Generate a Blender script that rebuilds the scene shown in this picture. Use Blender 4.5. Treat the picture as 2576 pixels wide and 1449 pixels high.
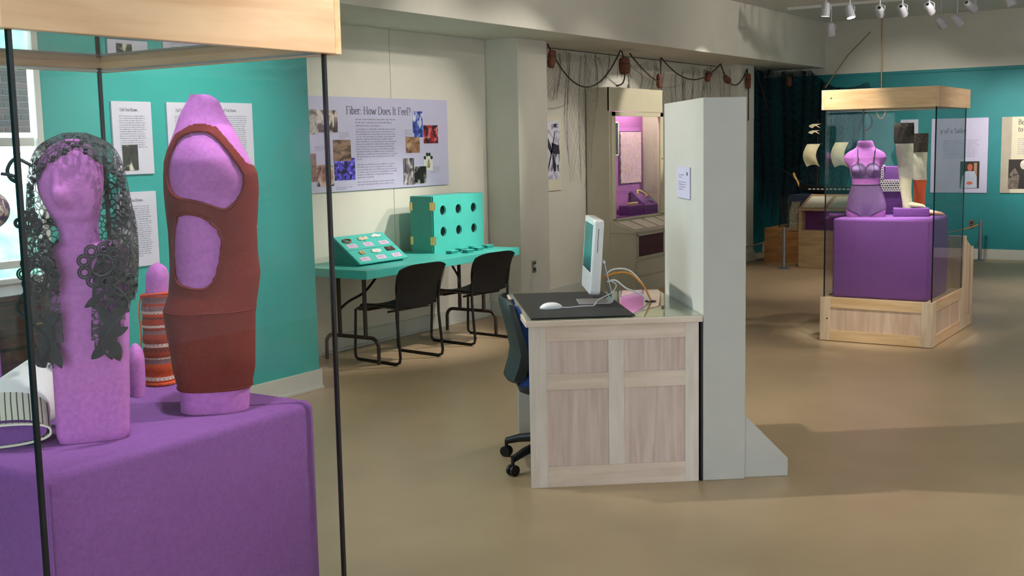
import bpy, bmesh, math, random
import numpy as np
from mathutils import Vector, Matrix
random.seed(7)
PI = math.pi
SC = bpy.context.scene
for o in list(bpy.data.objects):
    bpy.data.objects.remove(o)
COL = SC.collection

# ------------------------------------------------------------------ camera
FPX, EYE = 2915.5, 1.65
pit, rol, yaw = (math.radians(v) for v in (7.0643, 1.1358, 33.4825))
cp, sp, cr, sr = math.cos(pit), math.sin(pit), math.cos(rol), math.sin(rol)
W3 = Matrix(((math.sin(yaw), math.cos(yaw), 0), (-math.cos(yaw), math.sin(yaw), 0), (0, 0, 1)))
right, down, fwd = Vector((1, 0, 0)), Vector((0, -sp, -cp)), Vector((0, cp, -sp))
r2 = W3 @ (right * cr + down * sr)
d2 = W3 @ (down * cr - right * sr)
fw = W3 @ fwd
cam = bpy.data.cameras.new('camera')
cam.sensor_width = 36.0
cam.lens = FPX / 2576 * 36.0
cam.clip_start, cam.clip_end = 0.05, 200
camo = bpy.data.objects.new('camera', cam)
COL.objects.link(camo)
M = Matrix((r2, -d2, -fw)).transposed().to_4x4()
M.translation = (0, 0, EYE)
camo.matrix_world = M
SC.camera = camo

# ------------------------------------------------------------------ world, exposure
SC.view_settings.view_transform = 'Standard'
SC.view_settings.look = 'None'
SC.view_settings.gamma = 1.0
SC.view_settings.use_curve_mapping = False
SC.view_settings.exposure = 0.12
try:
    SC.cycles.use_denoising = True
    SC.cycles.use_adaptive_sampling = True
    SC.cycles.adaptive_threshold = 0.06
    SC.cycles.adaptive_min_samples = 24
    SC.cycles.transparent_max_bounces = 16
    SC.cycles.max_bounces = 6
    SC.cycles.diffuse_bounces = 3
    SC.cycles.glossy_bounces = 4
    SC.cycles.sample_clamp_indirect = 6.0
except Exception:
    pass
wd = bpy.data.worlds.new('sky')
SC.world = wd
wd.use_nodes = True
wn = wd.node_tree
for n in list(wn.nodes):
    wn.nodes.remove(n)
_wo = wn.nodes.new('ShaderNodeOutputWorld')
_wb = wn.nodes.new('ShaderNodeBackground')
_wb.inputs[0].default_value = (0.76, 0.90, 1.0, 1)
_wb.inputs[1].default_value = 8.0
wn.links.new(_wb.outputs[0], _wo.inputs[0])


def portal(loc, rot, sx, sy):
    l = bpy.data.lights.new('window_portal', 'AREA')
    l.shape = 'RECTANGLE'
    l.size, l.size_y = sx, sy
    l.cycles.is_portal = True
    o = bpy.data.objects.new('window_portal', l)
    o.location, o.rotation_euler = loc, rot
    COL.objects.link(o)


WARM = (1.0, 0.95, 0.86)
def spot(loc, tgt, power, size=50, blend=0.6, col=WARM, rad=0.04):
    l = bpy.data.lights.new('track_or_fill_spot', 'SPOT')
    l.energy, l.spot_size, l.spot_blend, l.color, l.shadow_soft_size = power, math.radians(size), blend, col, rad
    o = bpy.data.objects.new('track_or_fill_spot', l)
    o.location = loc
    o.rotation_euler = (Vector(tgt) - Vector(loc)).to_track_quat('-Z', 'Y').to_euler()
    COL.objects.link(o)
    return o


portal((-2.98, -0.4, 1.6), (0, -PI / 2, 0), 2.0, 3.6)
portal((2.8, 5.5, 1.6), (-PI / 2, 0, 0), 1.9, 1.3)
# off-frame spots without heads; several only added to raise brightness
spot((9.7, 3.1, 3.15), (7.7, 6.3, 1.15), 200, 46, 0.6)
spot((12.5, 2.4, 3.1), (13.0, 5.45, 2.8), 60, 80, 1.0)  # this spot and the next are fill, added to lift the beam
spot((8.5, 2.4, 3.1), (9.0, 5.45, 2.8), 30, 80, 1.0)
spot((7.0, 3.9, 3.15), (7.4, 6.35, 1.55), 60, 58, 1.0)
spot((4.6, 3.7, 3.15), (4.7, 5.46, 1.5), 210, 66, 1.0)
spot((1.75, 1.9, 3.18), (1.72, 2.35, 1.1), 230, 34, 0.8, (1, 0.94, 0.92))
spot((3.4, 0.6, 3.18), (1.8, 2.3, 1.2), 250, 30, 0.8, (1, 0.93, 0.88))
spot((4.2, 4.7, 3.15), (5.5, 2.75, 1.25), 270, 52, 0.9)
spot((4.4, 1.0, 3.15), (1.7, 1.93, 1.95), 95, 40, 0.8)
spot((8.0, 3.75, 3.15), (9.25, 3.12, 1.93), 120, 18, 0.9)
spot((8.2, 3.2, 3.15), (9.5, 2.85, 1.5), 170, 28, 0.8)
spot((9.62, 2.72, 3.2), (9.7, 2.72, 1.2), 720, 30, 0.7)
spot((8.0, 1.9, 3.15), (9.4, 2.6, 0.7), 280, 28, 1.0)
spot((12.7, 3.4, 3.15), (12.0, 6.06, 1.85), 230, 26, 0.3)
spot((11.0, 4.4, 3.15), (10.5, 6.35, 1.2), 70, 40, 0.8)
spot((6.0, 0.3, 3.15), (6.0, 0.1, 0.0), 35, 90, 1.0)
spot((3.6, -0.2, 3.15), (3.8, 0.3, 0.0), 80, 90, 1.0)
spot((4.3, 3.6, 3.15), (4.4, 4.0, 0.0), 70, 80, 1.0)  # added to brighten the floor on the left
spot((8.7, 4.1, 3.15), (7.65, 5.85, 0.75), 260, 40, 0.7)  # extra spot added to brighten the table top
spot((10.6, 0.4, 3.15), (10.0, 2.2, 1.3), 110, 46, 0.8)
spot((9.3, 3.4, 3.15), (9.9, 6.0, 1.5), 60, 50, 1.0)  # fill added for the column front
spot((7.6, 3.0, 3.15), (7.2, 3.4, 0.0), 110, 90, 1.0)
# unseen washers, added so the right wall bounces fill into the room
for _x in (1.5, 4.5, 7.5, 10.5, 13.5):
    spot((_x, -2.0, 3.15), (_x, -4.0, 1.5), 330, 95, 0.9, (0.90, 0.96, 1.0))


# ------------------------------------------------------------------ helpers
def lin(c):
    return tuple(((v / 255.0) / 12.92 if v <= 10.3 else ((v / 255.0 + 0.055) / 1.055) ** 2.4) for v in c) + (1.0,)


MATS = {}
def _new(name):
    m = bpy.data.materials.new(name)
    m.use_nodes = True
    nt = m.node_tree
    for n in list(nt.nodes):
        nt.nodes.remove(n)
    out = nt.nodes.new('ShaderNodeOutputMaterial')
    MATS[name] = m
    return m, nt, out


def nd(nt, typ, **kw):
    n = nt.nodes.new(typ)
    for k, v in kw.items():
        if k.startswith('i_'):
            n.inputs[k[2:].replace('_', ' ')].default_value = v
        else:
            setattr(n, k, v)
    return n


def coords(nt, scale=(1, 1, 1), rot=(0, 0, 0)):
    tc = nd(nt, 'ShaderNodeTexCoord')
    mp = nd(nt, 'ShaderNodeMapping')
    mp.inputs['Scale'].default_value = scale
    mp.inputs['Rotation'].default_value = rot
    nt.links.new(tc.outputs['Object'], mp.inputs['Vector'])
    return mp.outputs['Vector']


def pm(name, col, rough=0.5, metal=0.0, var=0.08, scale=6.0, bump=0.0, bscale=60.0, sheen=0.0, spec=0.5, stretch=(1, 1, 1), coat=0.0):
    """painted / plastic / cloth surface: colour with fine mottling and relief"""
    if name in MATS:
        return MATS[name]
    m, nt, out = _new(name)
    b = nd(nt, 'ShaderNodeBsdfPrincipled')
    b.inputs['Roughness'].default_value = rough
    b.inputs['Metallic'].default_value = metal
    b.inputs['Specular IOR Level'].default_value = spec
    b.inputs['Sheen Weight'].default_value = sheen * 0.4
    b.inputs['Sheen Tint'].default_value = lin(col)
    b.inputs['Coat Weight'].default_value = coat
    v = coords(nt, stretch)
    nz = nd(nt, 'ShaderNodeTexNoise')
    nz.inputs['Scale'].default_value = scale
    nz.inputs['Detail'].default_value = 2
    nt.links.new(v, nz.inputs['Vector'])
    rp = nd(nt, 'ShaderNodeValToRGB')
    c = lin(col)
    rp.color_ramp.elements[0].position, rp.color_ramp.elements[1].position = 0.3, 0.7
    rp.color_ramp.elements[0].color = tuple(max(0, x * (1 - var)) for x in c[:3]) + (1,)
    rp.color_ramp.elements[1].color = tuple(min(1, x * (1 + var)) for x in c[:3]) + (1,)
    nt.links.new(nz.outputs['Fac'], rp.inputs['Fac'])
    nt.links.new(rp.outputs['Color'], b.inputs['Base Color'])
    if bump >= 0.1:
        n2 = nd(nt, 'ShaderNodeTexNoise')
        n2.inputs['Scale'].default_value = bscale
        n2.inputs['Detail'].default_value = 1.5
        nt.links.new(v, n2.inputs['Vector'])
        bp = nd(nt, 'ShaderNodeBump')
        bp.inputs['Strength'].default_value = bump
        bp.inputs['Distance'].default_value = 0.004
        nt.links.new(n2.outputs['Fac'], bp.inputs['Height'])
        nt.links.new(bp.outputs['Normal'], b.inputs['Normal'])
    nt.links.new(b.outputs[0], out.inputs[0])
    return m


def wood(name, c1, c2, stretch=(2, 30, 30), rough=0.38, scale=1.0):
    if name in MATS:
        return MATS[name]
    m, nt, out = _new(name)
    b = nd(nt, 'ShaderNodeBsdfPrincipled')
    b.inputs['Roughness'].default_value = rough
    v = coords(nt, stretch)
    nz = nd(nt, 'ShaderNodeTexNoise')
    nz.inputs['Scale'].default_value = scale
    nz.inputs['Detail'].default_value = 6
    nz.inputs['Distortion'].default_value = 0.6
    nt.links.new(v, nz.inputs['Vector'])
    rp = nd(nt, 'ShaderNodeValToRGB')
    e = rp.color_ramp.elements
    e[0].position, e[1].position = 0.32, 0.62
    e[0].color, e[1].color = lin(c2), lin(c1)
    nt.links.new(nz.outputs['Fac'], rp.inputs['Fac'])
    n2 = nd(nt, 'ShaderNodeTexNoise')
    n2.inputs['Scale'].default_value = 4.0
    nt.links.new(coords(nt, tuple(max(1, s / 7) for s in stretch)), n2.inputs['Vector'])
    mx = nd(nt, 'ShaderNodeMixRGB', blend_type='MULTIPLY')
    r2_ = nd(nt, 'ShaderNodeValToRGB')
    r2_.color_ramp.elements[0].color = (0.86, 0.84, 0.8, 1)
    r2_.color_ramp.elements[0].position, r2_.color_ramp.elements[1].position = 0.35, 0.6
    nt.links.new(n2.outputs['Fac'], r2_.inputs['Fac'])
    mx.inputs['Fac'].default_value = 0.6
    nt.links.new(rp.outputs['Color'], mx.inputs['Color1'])
    nt.links.new(r2_.outputs['Color'], mx.inputs['Color2'])
    nt.links.new(mx.outputs['Color'], b.inputs['Base Color'])
    nt.links.new(b.outputs[0], out.inputs[0])
    return m


def glass(name, tint=(0.95, 0.985, 0.97), f0=0.04, rough=0.0):
    """thin sheet glass: clear transmission with Schlick reflection on each face"""
    if name in MATS:
        return MATS[name]
    m, nt, out = _new(name)
    lw = nd(nt, 'ShaderNodeLayerWeight')
    lw.inputs['Blend'].default_value = 0.5
    p = nd(nt, 'ShaderNodeMath', operation='POWER')
    p.inputs[1].default_value = 5.0
    nt.links.new(lw.outputs['Facing'], p.inputs[0])
    ma = nd(nt, 'ShaderNodeMath', operation='MULTIPLY_ADD')
    ma.inputs[1].default_value, ma.inputs[2].default_value = 1 - f0, f0
    nt.links.new(p.outputs[0], ma.inputs[0])
    tr = nd(nt, 'ShaderNodeBsdfTransparent')
    tr.inputs[0].default_value = tint + (1,)
    gl = nd(nt, 'ShaderNodeBsdfGlossy')
    gl.inputs['Roughness'].default_value = rough
    mx = nd(nt, 'ShaderNodeMixShader')
    nt.links.new(ma.outputs[0], mx.inputs[0])
    nt.links.new(tr.outputs[0], mx.inputs[1])
    nt.links.new(gl.outputs[0], mx.inputs[2])
    nt.links.new(mx.outputs[0], out.inputs[0])
    return m


def emit(name, col, strength):
    m, nt, out = _new(name)
    e = nd(nt, 'ShaderNodeEmission')
    e.inputs[0].default_value = lin(col)
    e.inputs[1].default_value = strength
    nt.links.new(e.outputs[0], out.inputs[0])
    return m


def photo(name, cols, scale=9.0, rough=0.4, kind='noise', stretch=(1, 1, 1)):
    """a printed photograph: blotches of a few inks"""
    if name in MATS:
        return MATS[name]
    m, nt, out = _new(name)
    b = nd(nt, 'ShaderNodeBsdfPrincipled')
    b.inputs['Roughness'].default_value = rough
    v = coords(nt, stretch)
    if kind == 'cell':
        t = nd(nt, 'ShaderNodeTexVoronoi')
        t.inputs['Scale'].default_value = scale
        f = t.outputs['Distance']
    else:
        t = nd(nt, 'ShaderNodeTexNoise')
        t.inputs['Scale'].default_value = scale
        t.inputs['Detail'].default_value = 5
        t.inputs['Distortion'].default_value = 0.8
        f = t.outputs['Fac']
    nt.links.new(v, t.inputs['Vector'])
    rp = nd(nt, 'ShaderNodeValToRGB')
    lo, hi = (0.05, 0.7) if kind == 'cell' else (0.34, 0.66)
    while len(rp.color_ramp.elements) < len(cols):
        rp.color_ramp.elements.new(0.5)
    for i, c in enumerate(cols):
        rp.color_ramp.elements[i].position = lo + (hi - lo) * i / max(1, len(cols) - 1)
        rp.color_ramp.elements[i].color = lin(c)
    nt.links.new(f, rp.inputs['Fac'])
    nt.links.new(rp.outputs['Color'], b.inputs['Base Color'])
    nt.links.new(b.outputs[0], out.inputs[0])
    return m


class MB:
    def __init__(s):
        s.v, s.f = [], []

    def add(s, vs, fs):
        k = len(s.v)
        s.v += [tuple(p) for p in vs]
        s.f += [tuple(i + k for i in f) for f in fs]
        return s

    def box(s, x0, x1, y0, y1, z0, z1):
        return s.add([(x, y, z) for z in (z0, z1) for y in (y0, y1) for x in (x0, x1)],
                     [(0, 2, 3, 1), (4, 5, 7, 6), (0, 1, 5, 4), (2, 6, 7, 3), (0, 4, 6, 2), (1, 3, 7, 5)])

    def prism(s, poly, axis, a0, a1):
        """polygon of (p, q) swept along axis 'x' (p=y,q=z), 'y' (p=x,q=z) or 'z' (p=x,q=y)"""
        n = len(poly)
        def P(p, q, a):
            return {'x': (a, p, q), 'y': (p, a, q), 'z': (p, q, a)}[axis]
        vs = [P(p, q, a0) for p, q in poly] + [P(p, q, a1) for p, q in poly]
        fs = [(i, (i + 1) % n, n + (i + 1) % n, n + i) for i in range(n)] + [tuple(range(n))[::-1], tuple(range(n, 2 * n))]
        return s.add(vs, fs)

    def cyl(s, p0, p1, r0, r1=None, n=12, cap=True):
        r1 = r0 if r1 is None else r1
        p0, p1 = Vector(p0), Vector(p1)
        d = (p1 - p0).normalized()
        a = d.orthogonal().normalized()
        b = d.cross(a)
        vs = [p0 + (a * math.cos(t) + b * math.sin(t)) * r0 for t in (2 * PI * i / n for i in range(n))]
        vs += [p1 + (a * math.cos(t) + b * math.sin(t)) * r1 for t in (2 * PI * i / n for i in range(n))]
        fs = [(i, (i + 1) % n, n + (i + 1) % n, n + i) for i in range(n)]
        if cap:
            fs += [tuple(range(n))[::-1], tuple(range(n, 2 * n))]
        return s.add(vs, fs)

    def tube(s, pts, r, n=8, closed=False):
        pts = [Vector(p) for p in pts]
        m = len(pts)
        rs = r if isinstance(r, (list, tuple)) else [r] * m
        vs, nrm = [], None
        for i, p in enumerate(pts):
            if closed:
                t = pts[(i + 1) % m] - pts[i - 1]
            else:
                t = pts[min(i + 1, m - 1)] - pts[max(i - 1, 0)]
            if t.length < 1e-9:
                t = Vector((0, 0, 1))
            t.normalize()
            if nrm is None:
                nrm = t.orthogonal().normalized()
            else:
                nrm = nrm - t * nrm.dot(t)
                nrm = nrm.normalized() if nrm.length > 1e-6 else t.orthogonal().normalized()
            b = t.cross(nrm)
            vs += [p + (nrm * math.cos(a) + b * math.sin(a)) * rs[i] for a in (2 * PI * j / n for j in range(n))]
        fs = []
        for i in range(m if closed else m - 1):
            k = (i + 1) % m
            fs += [(i * n + j, i * n + (j + 1) % n, k * n + (j + 1) % n, k * n + j) for j in range(n)]
        if not closed:
            fs += [tuple(range(n))[::-1], tuple(range((m - 1) * n, m * n))]
        return s.add(vs, fs)

    def loft(s, rings, cap0=True, cap1=True, closed=True):
        n = len(rings[0])
        vs = [p for r in rings for p in r]
        fs = []
        for i in range(len(rings) - 1):
            for j in range(n if closed else n - 1):
                k = (j + 1) % n
                fs.append((i * n + j, i * n + k, (i + 1) * n + k, (i + 1) * n + j))
        if cap0:
            fs.append(tuple(range(n))[::-1])
        if cap1:
            fs.append(tuple(range((len(rings) - 1) * n, len(rings) * n)))
        return s.add(vs, fs)

    def lathe(s, prof, n=20, c=(0, 0, 0), sx=1, sy=1, cap=True):
        rings = [[(c[0] + r * sx * math.cos(2 * PI * j / n), c[1] + r * sy * math.sin(2 * PI * j / n), c[2] + z) for j in range(n)] for r, z in prof]
        return s.loft(rings, cap, cap)

    def ball(s, c, rx, ry=None, rz=None, n=14, m=8):
        ry, rz = ry or rx, rz or rx
        rings = []
        for i in range(m + 1):
            a = -PI / 2 + PI * i / m
            k = max(math.cos(a), 0.02)
            rings.append([(c[0] + rx * k * math.cos(2 * PI * j / n), c[1] + ry * k * math.sin(2 * PI * j / n), c[2] + rz * math.sin(a)) for j in range(n)])
        return s.loft(rings)

    def xf(s, mtx):
        s.v = [tuple(mtx @ Vector(p)) for p in s.v]
        return s


WM = {}
def obj(name, mb, mat, parent=None, world=False, bevel=0.0, smooth=None, segs=2):
    me = bpy.data.meshes.new(name)
    if world and parent is not None:
        inv = WM[parent.name].inverted()
        vs = [tuple(inv @ Vector(p)) for p in mb.v]
    else:
        vs = mb.v
    me.from_pydata(vs, [], mb.f)
    if bevel > 0:
        bm = bmesh.new()
        bm.from_mesh(me)
        bmesh.ops.remove_doubles(bm, verts=bm.verts, dist=1e-5)
        es = [e for e in bm.edges if len(e.link_faces) == 2 and e.calc_face_angle(0) > 0.5]
        bmesh.ops.bevel(bm, geom=es, offset=bevel, segments=segs, affect='EDGES', profile=0.5, clamp_overlap=True)
        bm.to_mesh(me)
        bm.free()
    me.validate()
    me.update()
    if smooth:
        me.shade_smooth()
        me.set_sharp_from_angle(angle=math.radians(smooth))
    me.materials.append(mat)
    o = bpy.data.objects.new(name, me)
    COL.objects.link(o)
    if parent is not None:
        o.parent = parent
        WM[o.name] = WM[parent.name]
    else:
        WM[o.name] = Matrix.Identity(4)
    return o


def tag(o, label=None, cat=None, group=None, kind=None):
    for k, v in (('label', label), ('category', cat), ('group', group), ('kind', kind)):
        if v:
            o[k] = v
    return o


def thing(name, label, cat, loc=(0, 0, 0), rz=0.0, group=None):
    o = bpy.data.objects.new(name, None)
    o.empty_display_size = 0.1
    COL.objects.link(o)
    o.location = loc
    o.rotation_euler = (0, 0, rz)
    WM[o.name] = Matrix.Translation(loc) @ Matrix.Rotation(rz, 4, 'Z')
    return tag(o, label, cat, group)


def struct(name, mb, mat, parent=None, **kw):
    o = obj(name, mb, mat, parent, **kw)
    if parent is None:
        o['kind'] = 'structure'
    return o


def copy_tree(o, parent=None, label=None):
    c = o.copy()
    COL.objects.link(c)
    c.parent = parent
    if label:
        c['label'] = label
    WM[c.name] = Matrix.Identity(4)
    for ch in o.children:
        if ch.name in SRC:
            copy_tree(ch, c)
    return c
SRC = set()


def B(*a):
    return MB().box(*a)


def cat_curve(p0, p1, sag, n=14):
    p0, p1 = Vector(p0), Vector(p1)
    return [p0.lerp(p1, i / n) + Vector((0, 0, -sag * 4 * (i / n) * (1 - i / n))) for i in range(n + 1)]


def bez(pts, n=10):
    """smooth curve through points (Catmull-Rom)"""
    pts = [Vector(p) for p in pts]
    q = [pts[0] * 2 - pts[1]] + pts + [pts[-1] * 2 - pts[-2]]
    out = []
    for i in range(1, len(q) - 2):
        for k in range(n):
            t = k / n
            a, b, c, d = q[i - 1], q[i], q[i + 1], q[i + 2]
            out.append(0.5 * ((2 * b) + (c - a) * t + (2 * a - 5 * b + 4 * c - d) * t * t + (3 * b - a - 3 * c + d) * t ** 3))
    out.append(pts[-1])
    return out


# ------------------------------------------------------------------ materials
M_cream = pm('cream_wall_paint', (222, 217, 204), 0.75, var=0.03, scale=3, bump=0.08, bscale=180)
M_ceil = pm('ceiling_paint', (230, 229, 224), 0.85, var=0.02)
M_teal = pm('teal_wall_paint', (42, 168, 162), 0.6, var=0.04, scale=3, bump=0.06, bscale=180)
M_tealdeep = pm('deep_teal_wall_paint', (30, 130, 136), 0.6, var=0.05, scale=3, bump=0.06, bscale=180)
M_tealfurn = pm('teal_furniture_paint', (84, 202, 190), 0.42, var=0.04)
M_teallid = pm('teal_dark_paint', (44, 150, 142), 0.45, var=0.05)
M_white = pm('white_trim_paint', (222, 222, 216), 0.45, var=0.02)
M_grey = pm('grey_partition_laminate', (196, 194, 188), 0.5, var=0.02, bump=0.05, bscale=200)
M_cab = pm('beige_cabinet_paint', (198, 190, 168), 0.5, var=0.03)
M_felt = pm('purple_felt', (182, 110, 182), 0.95, var=0.10, scale=90, bump=0.35, bscale=420, sheen=0.35, spec=0.15)
M_felt2 = pm('purple_felt_shaded', (124, 76, 142), 0.95, var=0.08, scale=110, bump=0.3, bscale=420, sheen=0.35, spec=0.15)  # darker copy of the felt: the plinth's weaker light is in the colour
M_maple = wood('maple_board', (234, 196, 156), (218, 174, 132))
M_maplev = wood('maple_upright_board', (236, 210, 180), (218, 186, 152), (30, 30, 2))
M_maplep = wood('maple_panel', (232, 202, 176), (212, 176, 148), (22, 22, 1.6))
M_darkwood = wood('dark_mahogany', (86, 42, 30), (48, 22, 16), (2, 30, 30))
M_pinewood = wood('orange_pine', (196, 140, 84), (166, 110, 62), (3, 3, 22))
M_black = pm('black_plastic', (14, 14, 17), 0.45, var=0.1)
M_blackmetal = pm('black_enamelled_steel', (26, 22, 22), 0.35, var=0.1)
M_brownmetal = pm('brown_enamelled_steel', (60, 44, 38), 0.4, var=0.1)
M_edge = pm('dark_glass_edge', (14, 18, 24), 0.2, var=0.1)
M_brass = pm('brass', (226, 200, 130), 0.35, metal=0.7, var=0.05)
M_chrome = pm('brushed_aluminium', (205, 205, 210), 0.3, metal=0.9, var=0.04)
M_steel = pm('grey_steel_post', (140, 140, 150), 0.4, metal=0.6, var=0.05)
M_maccase = pm('glossy_white_plastic', (238, 238, 242), 0.22, var=0.01, coat=0.4)
M_lav = pm('lavender_card', (196, 192, 220), 0.6, var=0.02)
M_lavlight = pm('pale_lavender_card', (214, 210, 228), 0.6, var=0.02)
M_ink = pm('grey_ink', (72, 70, 84), 0.7, var=0.05)
M_inkpale = pm('pale_grey_ink', (150, 146, 170), 0.7, var=0.05)
M_pink = pm('pink_label_paper', (226, 196, 222), 0.7, var=0.04)
M_paper = pm('cream_paper', (232, 224, 200), 0.7, var=0.03)
M_floor = pm('tan_sheet_floor', (186, 160, 126), 0.36, var=0.06, scale=2.5, bump=0.03, bscale=90)
M_glass = glass('case_glass', (0.982, 0.992, 0.988), 0.028)
M_winglass = glass('window_glass', (0.96, 0.99, 0.98))
M_rope = pm('tarred_rope', (62, 52, 42), 0.9, var=0.2, scale=60)
M_net = pm('net_twine', (96, 86, 70), 0.95, var=0.2, scale=30)
M_netdark = pm('dark_net_twine', (20, 30, 40), 0.95, var=0.2, scale=30)
M_cork = pm('weathered_cork_float', (118, 70, 54), 0.9, var=0.25, scale=30)
M_hemp = pm('hemp_cord', (168, 140, 100), 0.9, var=0.2, scale=60)


# ------------------------------------------------------------------ room shell
YW, YC, XB, ZC, ZB = 6.36, 5.98, 16.4, 3.27, 2.636
struct('floor', B(-3.2, XB + 0.2, -4.2, 8.2, -0.12, 0.0), M_floor)
struct('ceiling', B(-3.2, XB + 0.2, -4.2, YW + 0.2, ZC, ZC + 0.12), M_ceil)
# left side wall: teal bay with the window, then the panelled cream recess
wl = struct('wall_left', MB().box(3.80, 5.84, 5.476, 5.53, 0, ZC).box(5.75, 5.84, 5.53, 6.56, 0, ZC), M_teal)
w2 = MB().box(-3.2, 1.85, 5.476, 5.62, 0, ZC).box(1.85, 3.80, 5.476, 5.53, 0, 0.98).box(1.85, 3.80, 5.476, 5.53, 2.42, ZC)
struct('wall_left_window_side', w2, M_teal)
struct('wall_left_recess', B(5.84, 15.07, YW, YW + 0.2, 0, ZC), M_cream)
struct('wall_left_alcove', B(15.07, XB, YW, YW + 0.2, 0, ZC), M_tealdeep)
for i, (a, b_) in enumerate(((5.842, 7.784), (7.790, 9.203))):
    pn = obj('wall_panel', B(a, b_, YW - 0.012, YW, 0.10, ZB), M_cream, bpy.data.objects['wall_left_recess'], bevel=0.002)
struct('column_1', B(9.21, 9.73, YC, YW, 0, ZB), M_cream, bevel=0.004)
struct('column_2', B(14.53, 15.07, YC, YW, 0, ZB), M_cream, bevel=0.004)
struct('beam', B(5.84, XB, 5.45, YW, ZB, ZC), M_cream, bevel=0.004)
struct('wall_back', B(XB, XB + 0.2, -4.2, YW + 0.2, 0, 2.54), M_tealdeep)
struct('wall_back_upper', B(XB, XB + 0.2, -4.2, YW + 0.2, 2.54, ZC), M_cream)
struct('trim_1', B(XB - 0.02, XB, -4.2, 5.45, 2.50, 2.54), M_tealdeep, bevel=0.003)
struct('wall_right', B(-3.2, XB, -4.2, -4.0, 0, ZC), pm('white_gallery_paint', (228, 228, 226), 0.8, var=0.02))
wf = MB().box(-3.2, -3.0, -4.0, -2.2, 0, ZC).box(-3.2, -3.0, 1.4, 5.48, 0, ZC).box(-3.2, -3.0, -2.2, 1.4, 2.6, ZC).box(-3.2, -3.0, -2.2, 1.4, 0, 0.6)
struct('wall_front', wf, M_cream)
bb = pm('white_baseboard_paint', (206, 206, 196), 0.45, var=0.02)
def baseboard(name, x0, x1, y0, y1, t, side):
    """profiled skirting: a tall board and a small shoe"""
    m = MB().box(x0, x1, y0, y1, 0.02, 0.135)
    if side == 'y':
        m.box(x0, x1, y0 - 0.012, y1, 0, 0.022)
    else:
        m.box(x0 - 0.012, x1, y0, y1, 0, 0.022)
    return struct(name, m, bb, bevel=0.003)
baseboard('baseboard_left', 1.0, 5.855, 5.46, 5.476, 0, 'y')
baseboard('baseboard_recess', 5.84, 9.21, YW - 0.028, YW - 0.012, 0, 'y')
baseboard('baseboard_column', 9.194, 9.21, YC - 0.016, YW - 0.03, 0, 'x')
baseboard('baseboard_column_front', 9.21, 9.73, YC - 0.016, YC, 0, 'y')
baseboard('baseboard_far_recess', 9.73, 11.1, YW - 0.016, YW, 0, 'y')
baseboard('baseboard_far_column', 14.53, 15.086, YC - 0.016, YC, 0, 'y')
baseboard('baseboard_back', XB - 0.016, XB, -4.0, YW, 0, 'x')
# ------------------------------------------------------------------ window and outdoors
wz0, wz1, wx0, wx1 = 0.98, 2.42, 1.85, 3.80
m = MB().box(wx0, wx0 + 0.04, 5.462, 5.525, wz0, wz1).box(wx1 - 0.034, wx1 + 0.004, 5.462, 5.525, wz0, wz1).box(wx0, wx1, 5.462, 5.525, wz1 - 0.05, wz1).box(wx0, wx1, 5.445, 5.525, wz0 - 0.03, wz0 + 0.03)
win = struct('window_1', m, M_white, bevel=0.004)
obj('sash_rail', B(wx0 + 0.05, wx1 - 0.05, 5.47, 5.52, 1.69, 1.735), M_white, win, bevel=0.003)
obj('sash_rail', B(wx0 + 0.05, wx1 - 0.05, 5.47, 5.52, 1.06, 1.10), M_white, win, bevel=0.003)
for z0, z1 in ((1.01, 1.06), (1.10, 1.69), (1.735, 2.37)):
    obj('pane', B(wx0 + 0.04, wx1 - 0.034, 5.49, 5.495, z0, z1), M_winglass, win)
# brick return of the building outside, hung above a bright yard
brk = thing('exterior_house', 'dark red brick upper storey outside, seen through the upper window sash', 'building', (8.6, 12.5, 1.9))
M_mortar = pm('grey_mortar', (84, 80, 76), 0.9, var=0.1)
M_brick = [pm('dark_brick_%s' % n, c, 0.9, var=0.18, scale=14, bump=0.3, bscale=60) for n, c in (('red', (48, 28, 28)), ('brown', (42, 28, 28)), ('plum', (36, 24, 28)))]
obj('mortar', B(5.5, 10.5, 12.51, 12.80, 1.90, 6.0), M_mortar, brk, world=True)
obj('lintel', B(5.5, 10.5, 12.40, 12.80, 1.78, 1.90), M_white, brk, world=True)
bcache = {}
for r in range(14):
    for c in range(7):
        k = random.randrange(3)
        if k not in bcache:
            bcache[k] = o = obj('brick', B(0, 0.203, 0, 0.05, 0, 0.062), M_brick[k], brk, bevel=0.004, segs=1)
        else:
            o = bcache[k].copy()
            COL.objects.link(o)
        o.location = (7.55 + c * 0.215 + (0.107 if r % 2 else 0) - 8.6, random.uniform(-0.006, 0.004), 0.008 + r * 0.073)
struct('ground_yard', B(-8, 16, 6.6, 30, -0.3, -0.05), pm('bright_lawn', (206, 226, 206), 0.9, var=0.2, scale=2))
hg = thing('hedge', 'bright clipped hedge outside the window beyond the lawn', 'hedge', (6, 11, 0))
m = MB()
for i in range(26):
    m.ball((-4 + i * 0.9 + random.uniform(-.2, .2), 10.6 + random.uniform(-.3, .3), 0.5 + random.uniform(-.1, .1)), 0.8, 0.7, 0.75 + random.uniform(0, .3), 12, 7)
obj('foliage', m, pm('hedge_leaves', (150, 206, 186), 0.8, var=0.4, scale=5, bump=1, bscale=20), hg, world=True, smooth=60)


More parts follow.
